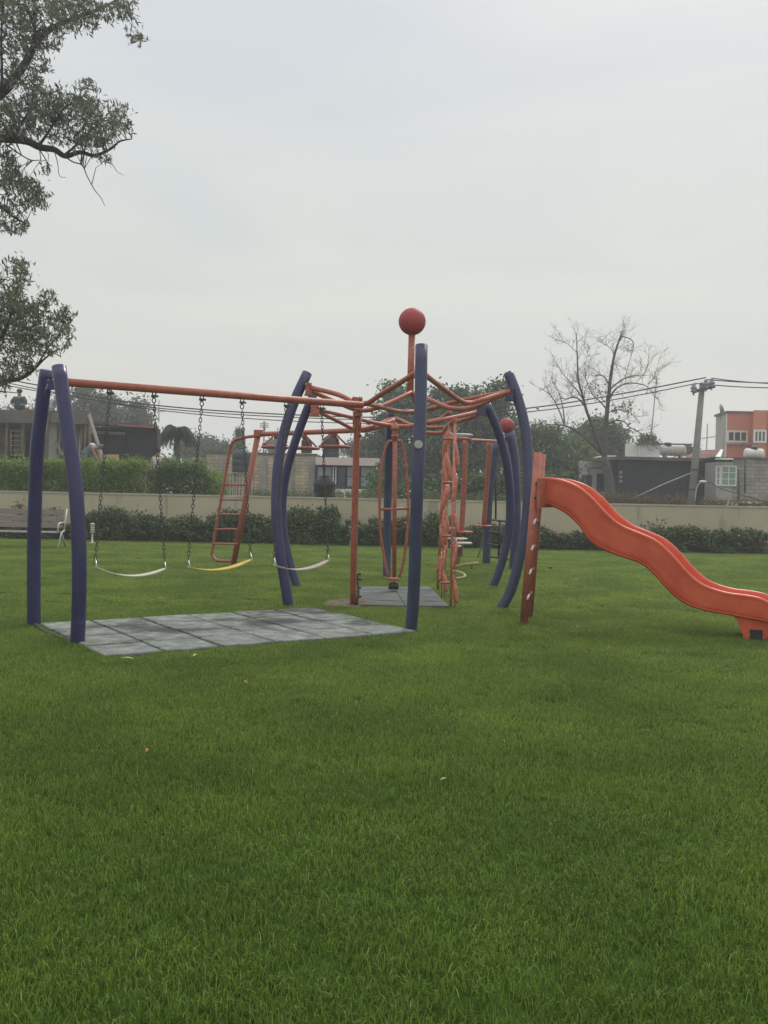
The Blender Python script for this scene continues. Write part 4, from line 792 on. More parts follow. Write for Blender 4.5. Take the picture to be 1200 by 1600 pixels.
window(BK, 1127, 1149.5, 728.5, 758.5, 40.95, 2, 3, 'greenglass', 'frame_w', .05); window(BK, 1119, 1124.5, 729, 758, 40.95, 1, 3, 'greenglass', 'frame_w', .06)
m = MB(); m.tube([at(1164, 718, 40.8), at(1164, 770, 40.8)], .04, 6); m.tube([at(1154.5, 734, 39.5), at(1154, 782, 39.5)], .04, 6); m.build('pipe', M['frame_d'], BK)
pbox(1125, 1146, 715.5, 718, 40.2, .6).build('white_awning', M['frame_w'], BK)
OH = bld('orange_house', 1170, 60, 'two storey orange house with rows of white framed windows')
c0 = at(1134.5, 680, 60); cL = at(1118, 680, 63); zt = at(1134, 645, 60).z; c1 = at(1177, 680, 60); c2 = at(1199, 680, 57.5); z3 = at(1200, 612, 57.4).z
def prism(pts, z0, z1): 
    m = MB(); n = len(pts); m.add([(p[0], p[1], z0) for p in pts] + [(p[0], p[1], z1) for p in pts], [tuple(reversed(range(n))), tuple(range(n, 2 * n))] + [(i, (i + 1) % n, n + (i + 1) % n, n + i) for i in range(n)]); return m
prism([(cL.x, 63), (c0.x, 60), (c0.x * 65 / 60, 65), (cL.x * 65 / 63, 65)], 0, zt).build('grey_side_wall', M['greyrender'], OH)
prism([(c0.x + .02, 60), (c1.x, 60), (c1.x * 1.08, 65), (c0.x * 1.085, 65)], 0, zt).build('wall', M['orange_wall'], OH)
prism([(c1.x * 57.5 / 60 - .03, 57.5), (c2.x, 57.5), (c2.x * 1.14, 65), (c1.x * 1.085, 65)], 0, H + (zt - H) * 57.5 / 60 + .2).build('wall', M['orange_wall'], OH)
prism([(c2.x + .01, 57.4), (c2.x + 5, 57.4), (c2.x + 7, 63), (c2.x * 1.1, 63)], 0, z3).build('stair_tower', M['orange_wall'], OH)
m = MB(); m.beam((cL.x - .05, 62.95, zt + .05), (c0.x, 59.95, zt + .05), .2, .12); m.bb(c0.x, c1.x, 59.9, 60.2, zt + .01, zt + .12); m.build('roof_edge', M['conc_dark'], OH)
window(OH, 1137, 1167, 674, 690, 59.97, 3, 1, 'glass', 'frame_w', .12); window(OH, 1178.5, 1196, 673, 690.5, 57.45, 3, 1, 'glass', 'frame_w', .11)
za = at(1150, 691.5, 60).z; MB().bb(c0.x, c1.x, 59.85, 59.99, za - .12, za).build('string_course', M['greyrender'], OH)
t = thing('satellite_dish', at(1126, 645, 61), 'small round satellite dish on the orange house roof', 'satellite dish'); c = at(1125.5, 640.5, 61)
MB().lathe(c, [(.01, .0), (.2, .03), (.36, .10), (.34, .11), (.18, .05), (.01, .03)], 18, M=Matrix.Rotation(1.25, 3, 'Y') ).build('dish', M['greyrender'], t); MB().tube([at(1126, 646, 61), c], .03, 6).build('arm', M['frame_d'], t)
# parked white car roof glimpsed over the wall
ca = at(1166, 783, 36); CR = thing('parked_car', (ca.x, 36, 0), 'white car whose roof shows just above the wall at the right', 'car'); pr = [(-2.1, .55), (-2.05, .85), (-1.5, 1.0), (-.9, 1.38), (.5, 1.42), (1.2, 1.02), (2.0, .92), (2.1, .55), (2.1, .3), (-2.1, .3)]
m = MB(); n = len(pr); vs = []
for yy, kx in ((-.8, 1), (-.55, 1), (.55, 1), (.8, 1)):
    for x_, z_ in pr: vs.append((ca.x + x_ * .55, 36 + yy * (1 if z_ < 1.1 else .82), z_))
m.add(vs, [tuple(range(n)), tuple(reversed(range(3 * n, 4 * n)))] + [(r * n + i, (r + 1) * n + i, (r + 1) * n + (i + 1) % n, r * n + (i + 1) % n) for r in range(3) for i in range(n)], True); m.build('body', M['carpaint'], CR)
m = MB(); m.add([(ca.x - .75, 35.25, 1.02), (ca.x + .5, 35.25, 1.04), (ca.x + .25, 35.3, 1.34), (ca.x - .47, 35.3, 1.32)], [(0, 1, 2, 3)]); m.build('side_window', M['glass'], CR)
for xx in (-.7, .7): MB().lathe((ca.x + xx, 35.35, .3), [(.15, -.1), (.3, -.08), (.3, .08), (.15, .1)], 20, M=Matrix.Rotation(math.pi / 2, 3, 'X')).build('wheel', M['black'], CR)
# ------------------------------------------------------------------ utility pole, lamp, wires, antennas
UPx = thing('utility_pole', gnd(1082, 838), 'leaning grey concrete utility pole with a crossarm of insulators', 'utility pole')
pb = at(1081, 800, 41.5); pb = Vector((pb.x - .1, 41.5, 0)); ptp = at(1097.5, 598, 41.5)
UPx.location = pb; ORG[UPx.name] = pb
MB().tube([pb, ptp], [.19, .115], 14).build('pole', M['poleconc'], UPx)
a0 = at(1081, 613, 41.4); a1 = at(1115, 604, 41.4); MB().beam(a0 + Vector((0, -.15, 0)), a1 + Vector((0, -.15, 0)), .12, .14).build('crossarm', M['frame_d'], UPx)
INS = []
for px, py in ((1084, 604), (1103, 598), (1112, 596)):
    p = at(px, py, 41.25); q = p + Vector((0, 0, -.26)); MB().lathe(q, [(.03, -.12), (.05, 0), (.13, .03), (.13, .09), (.07, .12), (.14, .16), (.13, .24), (.07, .27), (.10, .33), (.04, .4)], 12).build('insulator', M['insul'], UPx); INS.append(q + Vector((0, 0, .4)))
m = MB(); 
for yy in (737, 769): c = pb.lerp(ptp, (838 - yy) / 240.); m.lathe(c, [(.185, -.03), (.185, .03)], 14)
m.build('clamp_band', M['frame_d'], UPx)
SLp = thing('street_lamp', at(1087, 775, 40.9), 'small curved arm street lamp beside the utility pole', 'street lamp')
MB().tube([at(1086, 782, 41), at(1088, 765, 41), at(1092, 756, 41), at(1097, 753, 41)], .022, 8, smooth=4).build('arm', M['castmetal'], SLp)
MB().sphere(at(1099, 752.5, 41), .1, (2.1, 1, .55), 16, 8).build('lamp_head', M['frame_w'], SLp)
def sag(a, b, s, n=40): return [a.lerp(b, k / n) + Vector((0, 0, -s * 4 * (k / n) * (1 - k / n))) for k in range(n + 1)]
def cable(pts, label, r=.02):
    m = MB(); m.tube(pts, r, 5); tag(m.build('power_cable', M['wire'], loc=pts[0]), label, 'cable', 'overhead cables')
def through(pxs, Y0, Y1, n=60):
    P = [Vector(at(x, y, Y0 + (Y1 - Y0) * (x - pxs[0][0]) / (pxs[-1][0] - pxs[0][0]))) for x, y in pxs]; return cat(P, 8)
cable(through([(-160, 555), (20, 594), (60, 602), (160, 622), (250, 634), (360, 643), (480, 649), (600, 652), (720, 648), (840, 636), (920, 624), (1000, 610), (1103, 590)], 41.5, 41.3), 'top overhead cable crossing behind the play equipment', .028)
cable(through([(-160, 560), (20, 600), (60, 608), (160, 627), (250, 638), (360, 647), (480, 653), (600, 656), (720, 653), (840, 642), (920, 631), (1000, 617), (1084, 600)], 41.5, 41.3), 'middle overhead cable just under the top one', .022)
cable(through([(-160, 566), (20, 604), (100, 617), (180, 631), (250, 641), (360, 652), (480, 659), (600, 662), (720, 659), (800, 654)], 41.5, 41.3), 'lowest overhead cable seen between the left posts and the bent posts', .02)
for q, yy, lab in ((INS[1], 597, 'top cable running right from the utility pole'), (INS[2], 601, 'middle cable running right from the utility pole'), (INS[0], 606, 'lowest cable running right from the utility pole')): cable(sag(q, at(1290, yy - 2, 44), .12, 16), lab, .024)
m = MB(); m.tube([at(1082, 738, 41.2), at(1040, 755, 38), at(990, 778, 34)], .02, 5); tag(m.build('guy_wire', M['concrete']), 'pale guy wire sloping down left from the utility pole', 'cable')
m = MB(); m.tube([at(1088, 742, 41.2), at(1130, 765, 38), at(1200, 785, 34)], .02, 5); tag(m.build('guy_wire', M['wire']), 'dark guy wire sloping down right from the utility pole', 'cable')
def antenna(x0, y0, x1, y1, Y, kind, label):
    b = at(x0, y0, Y); t_ = at(x1, y1, Y); t = thing('antenna', b, label, 'antenna', 'rooftop antennas'); MB().tube([b, t_], .03, 6).build('mast', M['greyrender'], t); m = MB()
    if kind: 
        for f in (0, .06, .12): p = b.lerp(t_, 1 - f); m.tube([p + Vector((-.18, 0, 0)), p + Vector((.18, 0, 0))], .02, 5)
        m.tube([t_ + Vector((0, 0, -.3)), t_ + Vector((0, 0, .1))], .05, 6)
    else:
        p = b.lerp(t_, .45); m.tube([p + Vector((-.4, 0, -.05)), p + Vector((.4, 0, .08))], .02, 5)
        for k in range(5): q = p + Vector((-.35 + .17 * k, 0, -.03 + .03 * k)); m.tube([q + Vector((0, -.3, 0)), q + Vector((0, .3, 0))], .012, 4)
    m.build('crossbars', M['greyrender'], t)
antenna(1016, 694, 1026, 592, 51, 1, 'tall thin antenna mast standing behind the bare tree'); antenna(1104, 703, 1105.5, 662, 50, 0, 'short antenna between utility pole and orange house')
antenna(412, 708, 413, 662, 40, 1, 'thin antenna mast rising from the brick house roof'); antenna(434, 708, 434, 668, 40.5, 0, 'thin antenna behind the hanging hoops'); antenna(248, 660, 248.5, 625, 55, 0, 'thin pale antenna near the palm')
# ------------------------------------------------------------------ people (background workers)
def person(joints, edges, radii, label, loc, clothes, head):
    me = bpy.data.meshes.new('person'); me.from_pydata([Vector(j) for j in joints], edges, []); o = bpy.data.objects.new('person', me); COL.objects.link(o); o.location = loc
    md = o.modifiers.new('skin', 'SKIN'); 
    for i, v in enumerate(me.skin_vertices[0].data): v.radius = (radii[i], radii[i]); v.use_root = (i == 0)
    s = o.modifiers.new('sub', 'SUBSURF'); s.levels = 1; s.render_levels = 2; me.materials.append(M['skin']); tag(o, label, 'person')
    for nm, pts, r, mt in clothes:
        m = MB(); 
        for pp in pts: m.tube([Vector(p) for p in pp], r, 10, smooth=3)
        q = m.build(nm, M[mt]); q.parent = o; ORG[q.name] = Vector((0, 0, 0))
    nm, c, r, mt = head; q = MB().sphere(c, r, (1, 1.1, .8), 14, 8).build(nm, M[mt]); q.parent = o
# joints: pelvis, chest, neck, head, Lsh, Lel, Lwr, Rsh, Rel, Rwr, Lhip, Lknee, Lankle, Lfoot, Rhip...
ED = [(0, 1), (1, 2), (2, 3), (1, 4), (4, 5), (5, 6), (1, 7), (7, 8), (8, 9), (0, 10), (10, 11), (11, 12), (12, 13), (0, 14), (14, 15), (15, 16), (16, 17)]
RD = [.13, .14, .055, .10, .065, .045, .035, .065, .045, .035, .08, .065, .045, .04, .08, .065, .045, .04]
sit = [(0, 0, .1), (0, -.05, .45), (0, -.06, .6), (0, -.08, .74), (-.2, -.05, .5), (-.27, -.15, .25), (-.15, -.35, .2), (.2, -.05, .5), (.27, -.15, .25), (.15, -.35, .2), (-.1, 0, .08), (-.15, .4, .15), (-.15, .45, -.25), (-.15, .55, -.27), (.1, 0, .08), (.15, .4, .15), (.15, .45, -.25), (.15, .55, -.27)]
p = at(31, 641.5, 38.6)
person(sit, ED, RD, 'person in a teal shirt sitting on the unfinished roof with back turned', p, [('shirt', [[(0, 0, .08), (0, -.04, .3), (0, -.05, .5)]], [.21, .19], 'teal'), ('shirt_sleeve', [[(-.14, -.05, .5), (-.24, -.1, .38), (-.27, -.15, .25)], [(.14, -.05, .5), (.24, -.1, .38), (.27, -.15, .25)]], [.10, .07], 'teal')], ('hair', (0, -.05, .78), .115, 'hair'))
bend = [(0, 0, .95), (.32, 0, 1.22), (.45, 0, 1.24), (.56, 0, 1.22), (.32, -.2, 1.2), (.42, -.22, .95), (.55, -.15, .75), (.32, .2, 1.2), (.42, .22, .95), (.55, .15, .75), (0, -.1, .9), (-.02, -.12, .5), (-.08, -.12, .08), (.08, -.12, .04), (0, .1, .9), (.05, .12, .5), (0, .12, .08), (.15, .12, .04)]
p = at(133, 722, 34.5); p.z = at(133, 697, 34.5).z - 1.28
person(bend, ED, RD, 'person in grey blue work clothes bending forward in the unfinished building', p, [('shirt', [[(-.02, 0, .95), (.16, 0, 1.1), (.3, 0, 1.22)]], [.17, .19], 'greycloth'), ('trousers', [[(0, -.1, .95), (-.02, -.12, .5), (-.08, -.12, .1)], [(0, .1, .95), (.05, .12, .5), (0, .12, .1)]], [.11, .07], 'greycloth')], ('cap', (.57, 0, 1.27), .12, 'conc_dark'))
stand = [(0, 0, .95), (0, 0, 1.3), (0, 0, 1.45), (.02, 0, 1.6), (-.19, 0, 1.38), (-.25, -.05, 1.1), (-.2, -.2, .9), (.19, 0, 1.38), (.25, -.05, 1.1), (.25, -.2, .95), (-.1, 0, .9), (-.1, .02, .5), (-.1, .05, .08), (-.1, -.1, .04), (.1, 0, .9), (.12, 0, .5), (.12, .05, .08), (.12, -.1, .04)]
p = at(143, 722, 36.2); p.z = at(143, 694, 36.2).z - 1.72
person(stand, ED, RD, 'person in a dark shirt and white cap standing next to the bending worker', p, [('shirt', [[(0, 0, .9), (0, 0, 1.15), (0, 0, 1.38)]], [.17, .2], 'greycloth'), ('trousers', [[(-.1, 0, .95), (-.1, .02, .5), (-.1, .05, .1)], [(.1, 0, .95), (.12, 0, .5), (.12, .05, .1)]], [.11, .07], 'darkroom')], ('cap', (.02, 0, 1.67), .125, 'whitecloth'))
p = at(246, 722, 38.5); p.z = at(246, 705, 38.5).z - 1.62
person(stand, ED, RD, 'person in a white shirt standing at the right end of the dark site shed', p, [('shirt', [[(0, 0, .9), (0, 0, 1.15), (0, 0, 1.38)]], [.17, .2], 'whitecloth'), ('trousers', [[(-.1, 0, .95), (-.1, .02, .5), (-.1, .05, .1)], [(.1, 0, .95), (.12, 0, .5), (.12, .05, .1)]], [.11, .07], 'greycloth')], ('hair', (.02, 0, 1.66), .115, 'hair'))
# ------------------------------------------------------------------ trees beyond the wall
def tr(name, els, base_px, Y, label, **k):
    E_ = [ell(*e, Y + (random.uniform(-.8, .8))) for e in els]; b = at(base_px, 760, Y); b = Vector((b.x, Y, 0)); c = Vector(E_[0][:3]); top = Vector((c.x, Y, c.z + E_[0][5] * .3)); return tree(name, E_, [b, b.lerp(top, .5) + Vector((.15, 0, 0)), top], label, 'trees beyond the wall', **k)
tr('leafy_tree', [(612, 650, 26, 48), (625, 620, 20, 16), (600, 690, 30, 40), (630, 720, 35, 50), (605, 612, 10, 10), (655, 650, 30, 30)], 615, 50, 'tall dark tree behind the spinning cage', matl='l_dark', nclump=330, per=46, csize=.26, leaf=.19, trunk_r=.25)
tr('leafy_tree', [(700, 690, 45, 60), (700, 632, 34, 24), (720, 618, 8, 12), (670, 730, 40, 45), (720, 745, 45, 40)], 700, 49, 'broad dark tree behind the climbing panel', matl='l_dark', nclump=430, per=46, csize=.26, leaf=.19, trunk_r=.25)
tr('leafy_tree', [(775, 690, 45, 60), (760, 628, 40, 20), (785, 607, 14, 14), (740, 650, 20, 25), (800, 735, 40, 45), (690, 612, 8, 10)], 775, 48, 'tall dark tree behind the right pair of curved blue posts', matl='l_dark', nclump=450, per=46, csize=.25, leaf=.19, trunk_r=.25)
tr('leafy_tree', [(850, 708, 42, 45), (835, 740, 35, 40), (875, 740, 35, 40), (905, 700, 25, 20), (840, 680, 18, 14)], 855, 47, 'broad mid green tree above the slide top', matl='l_mid', nclump=330, per=44, csize=.25, leaf=.18, trunk_r=.22)
tr('round_tree', [(935, 695, 42, 34), (905, 690, 20, 22), (960, 685, 20, 24), (930, 665, 20, 12), (965, 705, 14, 16)], 935, 58, 'round green tree behind the bare tree', matl='l_dark', nclump=220, per=50, csize=.3, leaf=.22, trunk_r=.22)
tr('leafy_tree', [(580, 725, 35, 35), (575, 700, 20, 14), (600, 745, 30, 30)], 580, 56, 'pale green bushy tree right of the pink house', matl='l_far', nclump=200, per=44, csize=.3, leaf=.2, trunk_r=.2)
tr('hanging_bush', [(592, 750, 14, 22), (583, 765, 10, 14), (640, 770, 30, 20)], 592, 33, 'leafy bush at the right corner of the pink house', matl='l_mid', nclump=90, per=34, csize=.14, leaf=.12, trunk_r=.05, catg='bush')
tr('round_tree', [(800, 760, 50, 26), (740, 765, 50, 22), (690, 765, 40, 22), (850, 765, 35, 22)], 770, 34, 'low dense bushes just beyond the wall behind the blue posts', matl='l_dark', nclump=330, per=36, csize=.17, leaf=.14, trunk_r=.06, catg='bush')
tr('leafy_tree', [(150, 640, 40, 30), (130, 615, 25, 20), (180, 655, 35, 22), (110, 650, 25, 30)], 150, 72, 'hazy pale tree behind the unfinished building', matl='l_far', nclump=210, per=34, csize=.36, leaf=.26, trunk_r=.25, shell=.2)
tr('leafy_tree', [(212, 645, 22, 22), (200, 660, 22, 16), (225, 665, 16, 20)], 212, 75, 'hazy tree left of the palm', matl='l_far', nclump=130, per=34, csize=.36, leaf=.26, trunk_r=.25, shell=.2)
tr('leafy_tree', [(60, 645, 40, 18), (20, 650, 40, 20), (90, 632, 12, 14)], 60, 68, 'thin pale tree over the roof of the unfinished building', matl='l_far', nclump=90, per=24, csize=.3, leaf=.2, trunk_r=.2, shell=.2)
tr('leafy_tree', [(318, 702, 34, 18), (300, 700, 20, 18), (345, 706, 20, 14)], 318, 78, 'low hazy row tree between palm and brick house', matl='l_far', nclump=170, per=40, csize=.38, leaf=.26, trunk_r=.22)
tr('leafy_tree', [(272, 742, 24, 18), (262, 728, 14, 14), (304, 736, 20, 18)], 272, 44, 'yellowish green bushy tree under the palm', matl='l_hedge', nclump=150, per=36, csize=.22, leaf=.16, trunk_r=.15)
tr('leafy_tree', [(430, 697, 14, 10), (560, 703, 20, 10)], 430, 90, 'distant low tree showing over the brick house roof', matl='l_far', nclump=80, per=34, csize=.38, leaf=.28, trunk_r=.22)
tr('small_tree', [(1012, 688, 9, 6), (1078, 706, 8, 4)], 1012, 60, 'small dark tree top above the flat white roof', matl='l_dark', nclump=40, per=34, csize=.2, leaf=.2, trunk_r=.1)
# cypress
b = at(373, 730, 60); t = thing('cypress', (b.x, 60, 0), 'narrow pointed dark conifer behind the hanging tank', 'tree', 'trees beyond the wall'); MB().tube([(b.x, 60, 0), (b.x, 60, at(373, 680, 60).z)], [.12, .03], 7).build('trunk', M['bark'], t)
zt_ = at(373, 672, 60).z; P = []
for k in range(240): z = random.uniform(1, zt_); rr = .62 * (1 - (z / zt_) ** 1.6) + .04; a = random.uniform(0, 6.28); P.append(np.array([b.x + rr * math.cos(a), 60 + rr * math.sin(a), z]) + RNG.normal(size=(24, 3)) * .12)
leaves_mesh('crown', np.concatenate(P), .16, M['l_dark'], t, (b.x, 60, 0), .4)
# palm
pc = at(277, 675, 46); PB = Vector((pc.x, 46, 0)); t = thing('palm_tree', PB, 'palm with drooping feathery fronds left of the swings bar', 'palm')
MB().tube([PB, pc], [.2, .14], 10).build('trunk', M['bark'], t)
for k in range(26):
    az = k * 2.4; upk = random.uniform(.3, 1.5); L_ = random.uniform(.95, 1.35); rib = []
    for i in range(9): u = i / 8; rib.append(pc + Vector((math.cos(az) * L_ * u * .72, math.sin(az) * L_ * u * .72, L_ * (upk * u - (upk + .55) * u * u))))
    m = MB(); m.tube(rib, [.02, .006], 5)
    for i in range(1, 9):
        for s in (-1, 1):
            for j in range(5):
                p = rib[i].lerp(rib[i - 1], j / 4); side = Vector((-math.sin(az), math.cos(az), 0)) * s; l_ = .5 * math.sin(math.pi * min(.95, .15 + i / 9)) ** .6; e_ = p + side * l_ * .55 + Vector((0, 0, -l_ * .75)) + Vector((math.cos(az), math.sin(az), 0)) * .1
                wv = Vector((math.cos(az), math.sin(az), 0)) * .045; m.add([p - wv, p + wv, e_], [(0, 1, 2)])
    q = m.build('frond', M['l_dark'], t)
# bare tree
def bare_tree():
    Y = 40; base = at(952, 790, Y); base = Vector((base.x, Y, 0)); t = thing('bare_tree', base, 'leafless grey tree with spreading branches right of the slide top', 'tree', 'trees beyond the wall')
    m = MB(); tw = MB(); tips = []
    def Lm(pts, r0, r1, dy=0): 
        P = cat([at(x, y, Y + dy * i / len(pts)) for i, (x, y) in enumerate(pts)], 6); m.tube(P, [r0 * .72, r1 * .72], 8); return P
    L0 = [Vector((at(955, 800, Y).x, Y, 0)), at(953, 770, Y), at(950, 740, Y), at(944, 715, Y)]; m.tube(L0, [.27, .15], 12, smooth=4)
    br = [Lm([(944, 718), (946, 690), (948, 650), (951, 620), (954, 590), (960, 555), (968, 530), (972, 518)], .17, .03),
          Lm([(944, 712), (936, 695), (925, 665), (916, 640), (911, 620), (904, 595), (902, 560), (901, 525)], .12, .02, -2),
          Lm([(940, 708), (920, 690), (905, 677), (890, 668), (875, 664), (857, 663)], .10, .02, -1.5),
          Lm([(949, 640), (950, 615), (965, 598), (985, 588), (1005, 587)], .07, .015, 2), Lm([(951, 625), (962, 608), (980, 599), (1000, 600), (1012, 605), (1022, 618)], .055, .012, -2),
          Lm([(912, 625), (900, 608), (888, 597), (880, 592)], .05, .012, 1.5), Lm([(914, 635), (905, 624), (895, 621), (885, 624)], .055, .025, -1), Lm([(952, 602), (945, 590), (937, 586), (929, 587)], .045, .02, 1),
          Lm([(950, 662), (962, 657), (975, 659), (985, 668), (1000, 676), (1010, 688)], .055, .012, -2), Lm([(948, 640), (940, 630), (925, 615), (918, 600), (914, 590)], .05, .012, 2),
          Lm([(882, 665), (873, 640), (862, 620), (850, 610), (838, 604)], .045, .01, 2), Lm([(882, 665), (880, 640), (874, 615), (868, 605)], .04, .01, -1), Lm([(960, 555), (955, 545), (945, 538)], .03, .01, 1), Lm([(970, 525), (985, 530), (990, 540), (982, 570), (977, 590)], .03, .01, -1),
          Lm([(1005, 587), (1012, 570), (1014, 555)], .025, .01, 1), Lm([(1012, 600), (1022, 590), (1028, 570)], .025, .008), Lm([(950, 645), (965, 640), (985, 645), (1000, 660)], .035, .01, 2), Lm([(895, 600), (880, 585), (872, 572)], .03, .008, 1), Lm([(901, 550), (890, 540), (880, 532)], .02, .006), Lm([(903, 580), (915, 565), (918, 550)], .02, .006, 1)]
    def twig(p, d, L_, r, lev):
        P = [p]; q = p.copy(); dd = d.copy(); n = 4
        for k in range(n): dd = (dd + Vector((random.gauss(0, .22), random.gauss(0, .22), random.gauss(.05, .16)))).normalized(); q = q + dd * L_ / n; P.append(q.copy())
        tw.tube(P, [r, r * .45], 4, cap=False)
        if lev > 0:
            for k in range(random.randint(2, 3)): i = random.randint(1, n); twig(P[i], (dd + Vector((random.gauss(0, .7), random.gauss(0, .7), random.gauss(.1, .5)))).normalized(), L_ * random.uniform(.5, .8), r * .6, lev - 1)
        else: tips.append(q)
    for bi, P in enumerate(br):
        n = len(P); cnt = int(max(5, n * .38)) 
        for k in range(cnt):
            i = random.randint(int(n * .35), n - 1); tdir = (P[i] - P[i - 1]).normalized(); twig(P[i], (tdir * .6 + Vector((random.gauss(0, .7), random.gauss(0, .5), random.gauss(.25, .5)))).normalized(), random.uniform(.35, .75), .009, 3)
        twig(P[-1], (P[-1] - P[-2]).normalized(), .45, .010, 3)
    m.build('trunk', M['barebark'], t); tw.build('twig', M['barebark'], t)
    P = []; 
    for px, py, s in ((940, 617, 8), (975, 633, 8), (925, 605, 6), (983, 640, 8), (960, 640, 6)): c = at(px, py, Y - .5); P.append(np.array(c) + RNG.normal(size=(60, 3)) * s * .02)
    leaves_mesh('crown', np.concatenate(P), .11, M['l_dry'], t, base, .5)
bare_tree()
# ------------------------------------------------------------------ eucalyptus leaning in from the left
def eucalyptus():
    Y = 15; base = Vector((at(-330, 800, Y).x, Y, 0)); t = thing('eucalyptus_tree', base, 'large eucalyptus whose leafy branches hang in from the left edge', 'tree'); m = MB(); F = 15 / FPX
    def Lm(pts, r0, r1, n=5):
        P = cat([at(x, y, Y + dy) for x, y, dy in pts], n); m.tube(P, [r0 * F * .72, r1 * F * .8], 9); return P
    m.tube([base, at(-315, 600, Y), at(-290, 350, Y), at(-270, 120, Y), at(-240, -100, Y)], [.34, .16], 16, smooth=5)
    limbs = [Lm([(-290, 330, 0), (-180, 250, 0), (-60, 190, 0), (0, 147, 0), (22, 122, .0), (40, 98, 0), (60, 62, .1), (85, 42, .2), (120, 27, .3), (160, 12, .4), (205, -12, .5)], 14, 2),
             Lm([(30, 112, 0), (48, 88, -.1), (55, 50, -.2), (42, 10, -.3), (28, -30, -.4)], 5, 2), Lm([(50, 80, 0), (54, 40, .2), (52, -20, .3)], 4, 2), Lm([(0, 150, 0), (3, 120, -.2), (2, 60, -.3), (6, -10, -.4)], 4, 1.5), Lm([(18, 130, 0), (28, 131, .2), (34, 127, .3)], 3, 1),
             Lm([(-290, 380, 0), (-160, 260, 0), (-50, 215, 0), (0, 216, 0), (40, 220, 0), (62, 230, .1), (85, 234, .15), (102, 244, .2), (125, 238, .2), (148, 243, .3), (172, 233, .3), (187, 221, .3), (206, 217, .3)], 12, 1),
             Lm([(90, 235, .15), (112, 252, .1), (128, 258, 0), (136, 275, 0), (148, 297, 0), (157, 308, 0), (164, 322, 0)], 1.6, .5), Lm([(10, 226, 0), (30, 240, -.1), (48, 250, -.1), (64, 250, -.1)], 1.8, .7), Lm([(60, 232, .1), (72, 250, .1), (80, 268, .1)], 1.4, .5), Lm([(85, 236, 0), (90, 255, 0), (93, 275, 0), (103, 277, 0)], 1.0, .4), Lm([(160, 252, .2), (175, 257, .2), (183, 268, .2), (193, 274, .2)], .9, .35),
             Lm([(100, 243, .2), (125, 222, .3), (140, 205, .3), (160, 190, .4)], 3, .8), Lm([(60, 229, .1), (80, 200, 0), (100, 170, 0), (130, 150, 0)], 3.5, .8), Lm([(20, 218, 0), (35, 190, 0), (50, 165, 0)], 3.5, .8),
             Lm([(-290, 420, 0), (-150, 330, 0), (-60, 300, 0), (0, 323, 0), (20, 338, 0), (40, 350, 0)], 9, 1), Lm([(-40, 305, 0), (10, 280, .2), (40, 295, .2), (62, 312, .2)], 3, .8), Lm([(0, 350, .1), (15, 360, .1), (30, 366, .1)], 1.4, .6),
             Lm([(-300, 650, 0), (-180, 640, 0), (-60, 620, 0), (0, 598, 0), (30, 592, .1), (50, 580, .1), (68, 562, .2), (90, 545, .2)], 9, 1), Lm([(60, 568, .2), (75, 543, .2), (95, 520, .2), (108, 505, .2)], 2.2, .7), Lm([(-60, 620, 0), (-20, 560, .1), (10, 510, .1), (25, 460, .1), (35, 420, .1)], 6, 1), Lm([(68, 543, .2), (80, 549, .2), (95, 558, .2)], 1, .4), Lm([(10, 510, .1), (40, 490, .2), (70, 470, .2)], 2.5, .8), Lm([(-40, 615, 0), (0, 612, .1), (28, 614, .1)], 2, .7)]
    cl = [(60, 22, 60, 30, 95), (15, 45, 35, 45, 90), (120, 14, 45, 16, 70), (40, 85, 35, 25, 60), (25, 120, 28, 14, 30), (75, 60, 22, 16, 35), (70, 5, 80, 14, 70), (130, 37, 22, 10, 20), (170, 18, 25, 12, 26), (197, 8, 18, 10, 24), (205, 38, 10, 22, 12), (213, 55, 6, 10, 7), (97, 40, 10, 12, 14), (65, 105, 14, 10, 10), (60, 118, 6, 8, 6),
          (80, 165, 45, 28, 95), (40, 185, 40, 32, 110), (110, 180, 40, 30, 95), (10, 195, 30, 26, 70), (135, 150, 22, 26, 52), (155, 185, 25, 20, 42), (182, 178, 14, 22, 26), (195, 190, 9, 14, 12), (140, 215, 28, 14, 34), (165, 210, 14, 14, 14), (60, 140, 24, 12, 28), (110, 215, 35, 12, 34), (160, 245, 14, 6, 8), (70, 262, 6, 12, 5), (10, 160, 20, 15, 26), (165, 205, 20, 20, 20),
          (8, 262, 18, 26, 55), (22, 285, 22, 16, 42), (48, 300, 18, 20, 40), (60, 315, 12, 14, 22), (15, 320, 22, 18, 34), (20, 350, 22, 12, 24), (38, 352, 5, 6, 3), (30, 268, 8, 8, 8),
          (20, 415, 16, 12, 18), (33, 430, 12, 22, 28), (8, 450, 24, 24, 52), (25, 470, 18, 20, 36), (10, 500, 34, 30, 110), (45, 498, 24, 22, 60), (60, 480, 14, 10, 18), (78, 466, 14, 14, 16), (55, 530, 26, 22, 66), (85, 500, 14, 10, 14), (100, 498, 14, 20, 26), (98, 520, 14, 16, 20), (78, 540, 12, 12, 16), (15, 545, 34, 26, 90), (30, 575, 26, 12, 34), (4, 585, 14, 14, 20), (102, 532, 5, 8, 4), (6, 606, 8, 8, 6)]
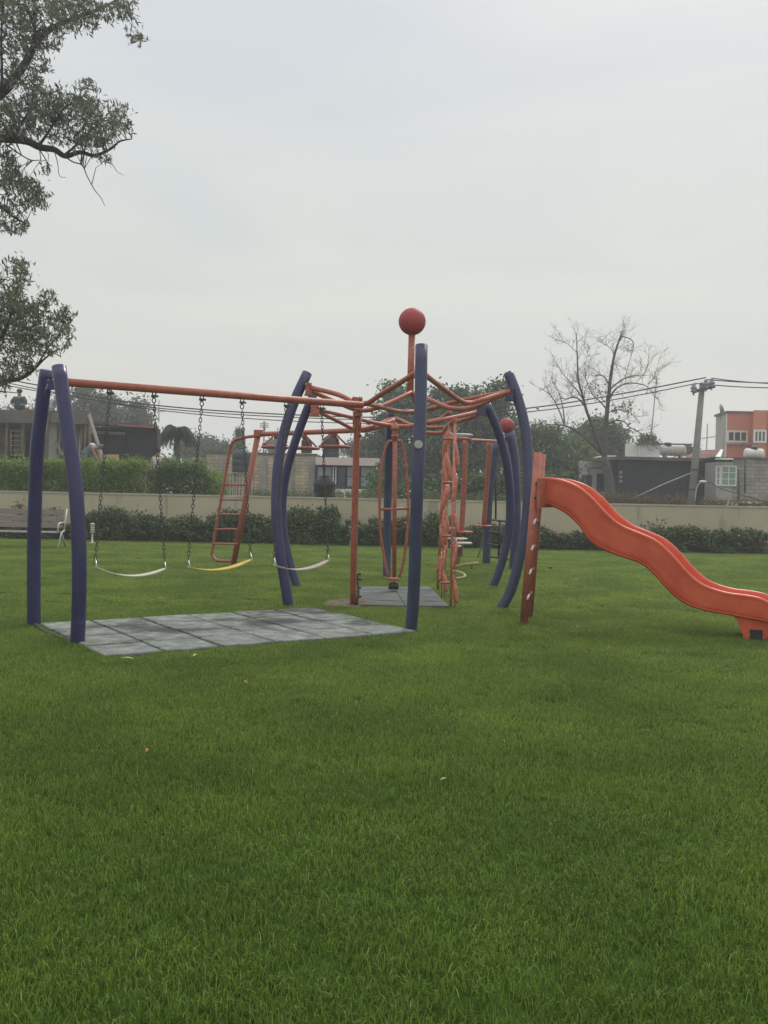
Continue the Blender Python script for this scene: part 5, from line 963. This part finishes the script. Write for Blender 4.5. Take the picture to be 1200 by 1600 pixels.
    cl += [(-60, 60, 60, 80, 150), (-60, 190, 50, 50, 90), (-120, 100, 60, 80, 110), (-50, 300, 40, 40, 60), (-60, 500, 60, 70, 110), (-140, 560, 60, 60, 70), (-180, 20, 70, 70, 90), (-330, 60, 90, 90, 90), (-280, -40, 90, 60, 80)]
    C = []; D = []; segs = np.array([tuple(p) for P in limbs for p in P])
    for cx, cy, rx, ry, n in cl:
        for k in range(int(n * (1.5 if cx < 0 else 1.2))):
            a = random.uniform(0, 6.283); rr = math.sqrt(random.random()) * 1.05; x, y = cx + rx * rr * math.cos(a), cy + ry * rr * math.sin(a); c = at(x, y, Y + random.gauss(.1, .5))
            if k % 5 == 0:      # twiglet to the nearest limb point
                dd = np.linalg.norm(segs - np.array(c), axis=1); j = int(dd.argmin()); 
                if dd[j] < 1.2: q = Vector(segs[j]); m.tube([q, q.lerp(c, .5) + Vector((random.gauss(0, .04), 0, .05)), c], [.007, .003], 4, cap=False)
            ml = random.randint(4, 9); dirv = Vector((random.gauss(.35, .5), random.gauss(0, .5), random.gauss(-.2, .5)))
            for j in range(ml): pass; C.append(c + dirv * .032 * (j - ml * .4) + Vector((random.gauss(0, .02), random.gauss(0, .02), random.gauss(-.01, .02))))
    m.build('trunk', M['eucbark'], t)
    leaves_mesh('crown', np.array([tuple(c) for c in C]), .098, M['l_euc'], t, base, .25, droop=(.18, 0, -.55))
eucalyptus()
# ------------------------------------------------------------------ haze
mh = bpy.data.materials.new('haze'); mh.use_nodes = True; n = mh.node_tree.nodes; n.remove(n['Principled BSDF']); pv = n.new('ShaderNodeVolumePrincipled'); pv.inputs['Color'].default_value = (.93, .95, 1, 1); pv.inputs['Density'].default_value = HAZE_DENSITY; pv.inputs['Anisotropy'].default_value = .3
mh.node_tree.links.new(pv.outputs[0], n['Material Output'].inputs['Volume'])
if HAZE_DENSITY: tag(MB().bb(-402, 402, -22, 902, -1.03, 16).build('haze', mh), 'thin pale haze over the playground and the houses', 'haze', kind='stuff')
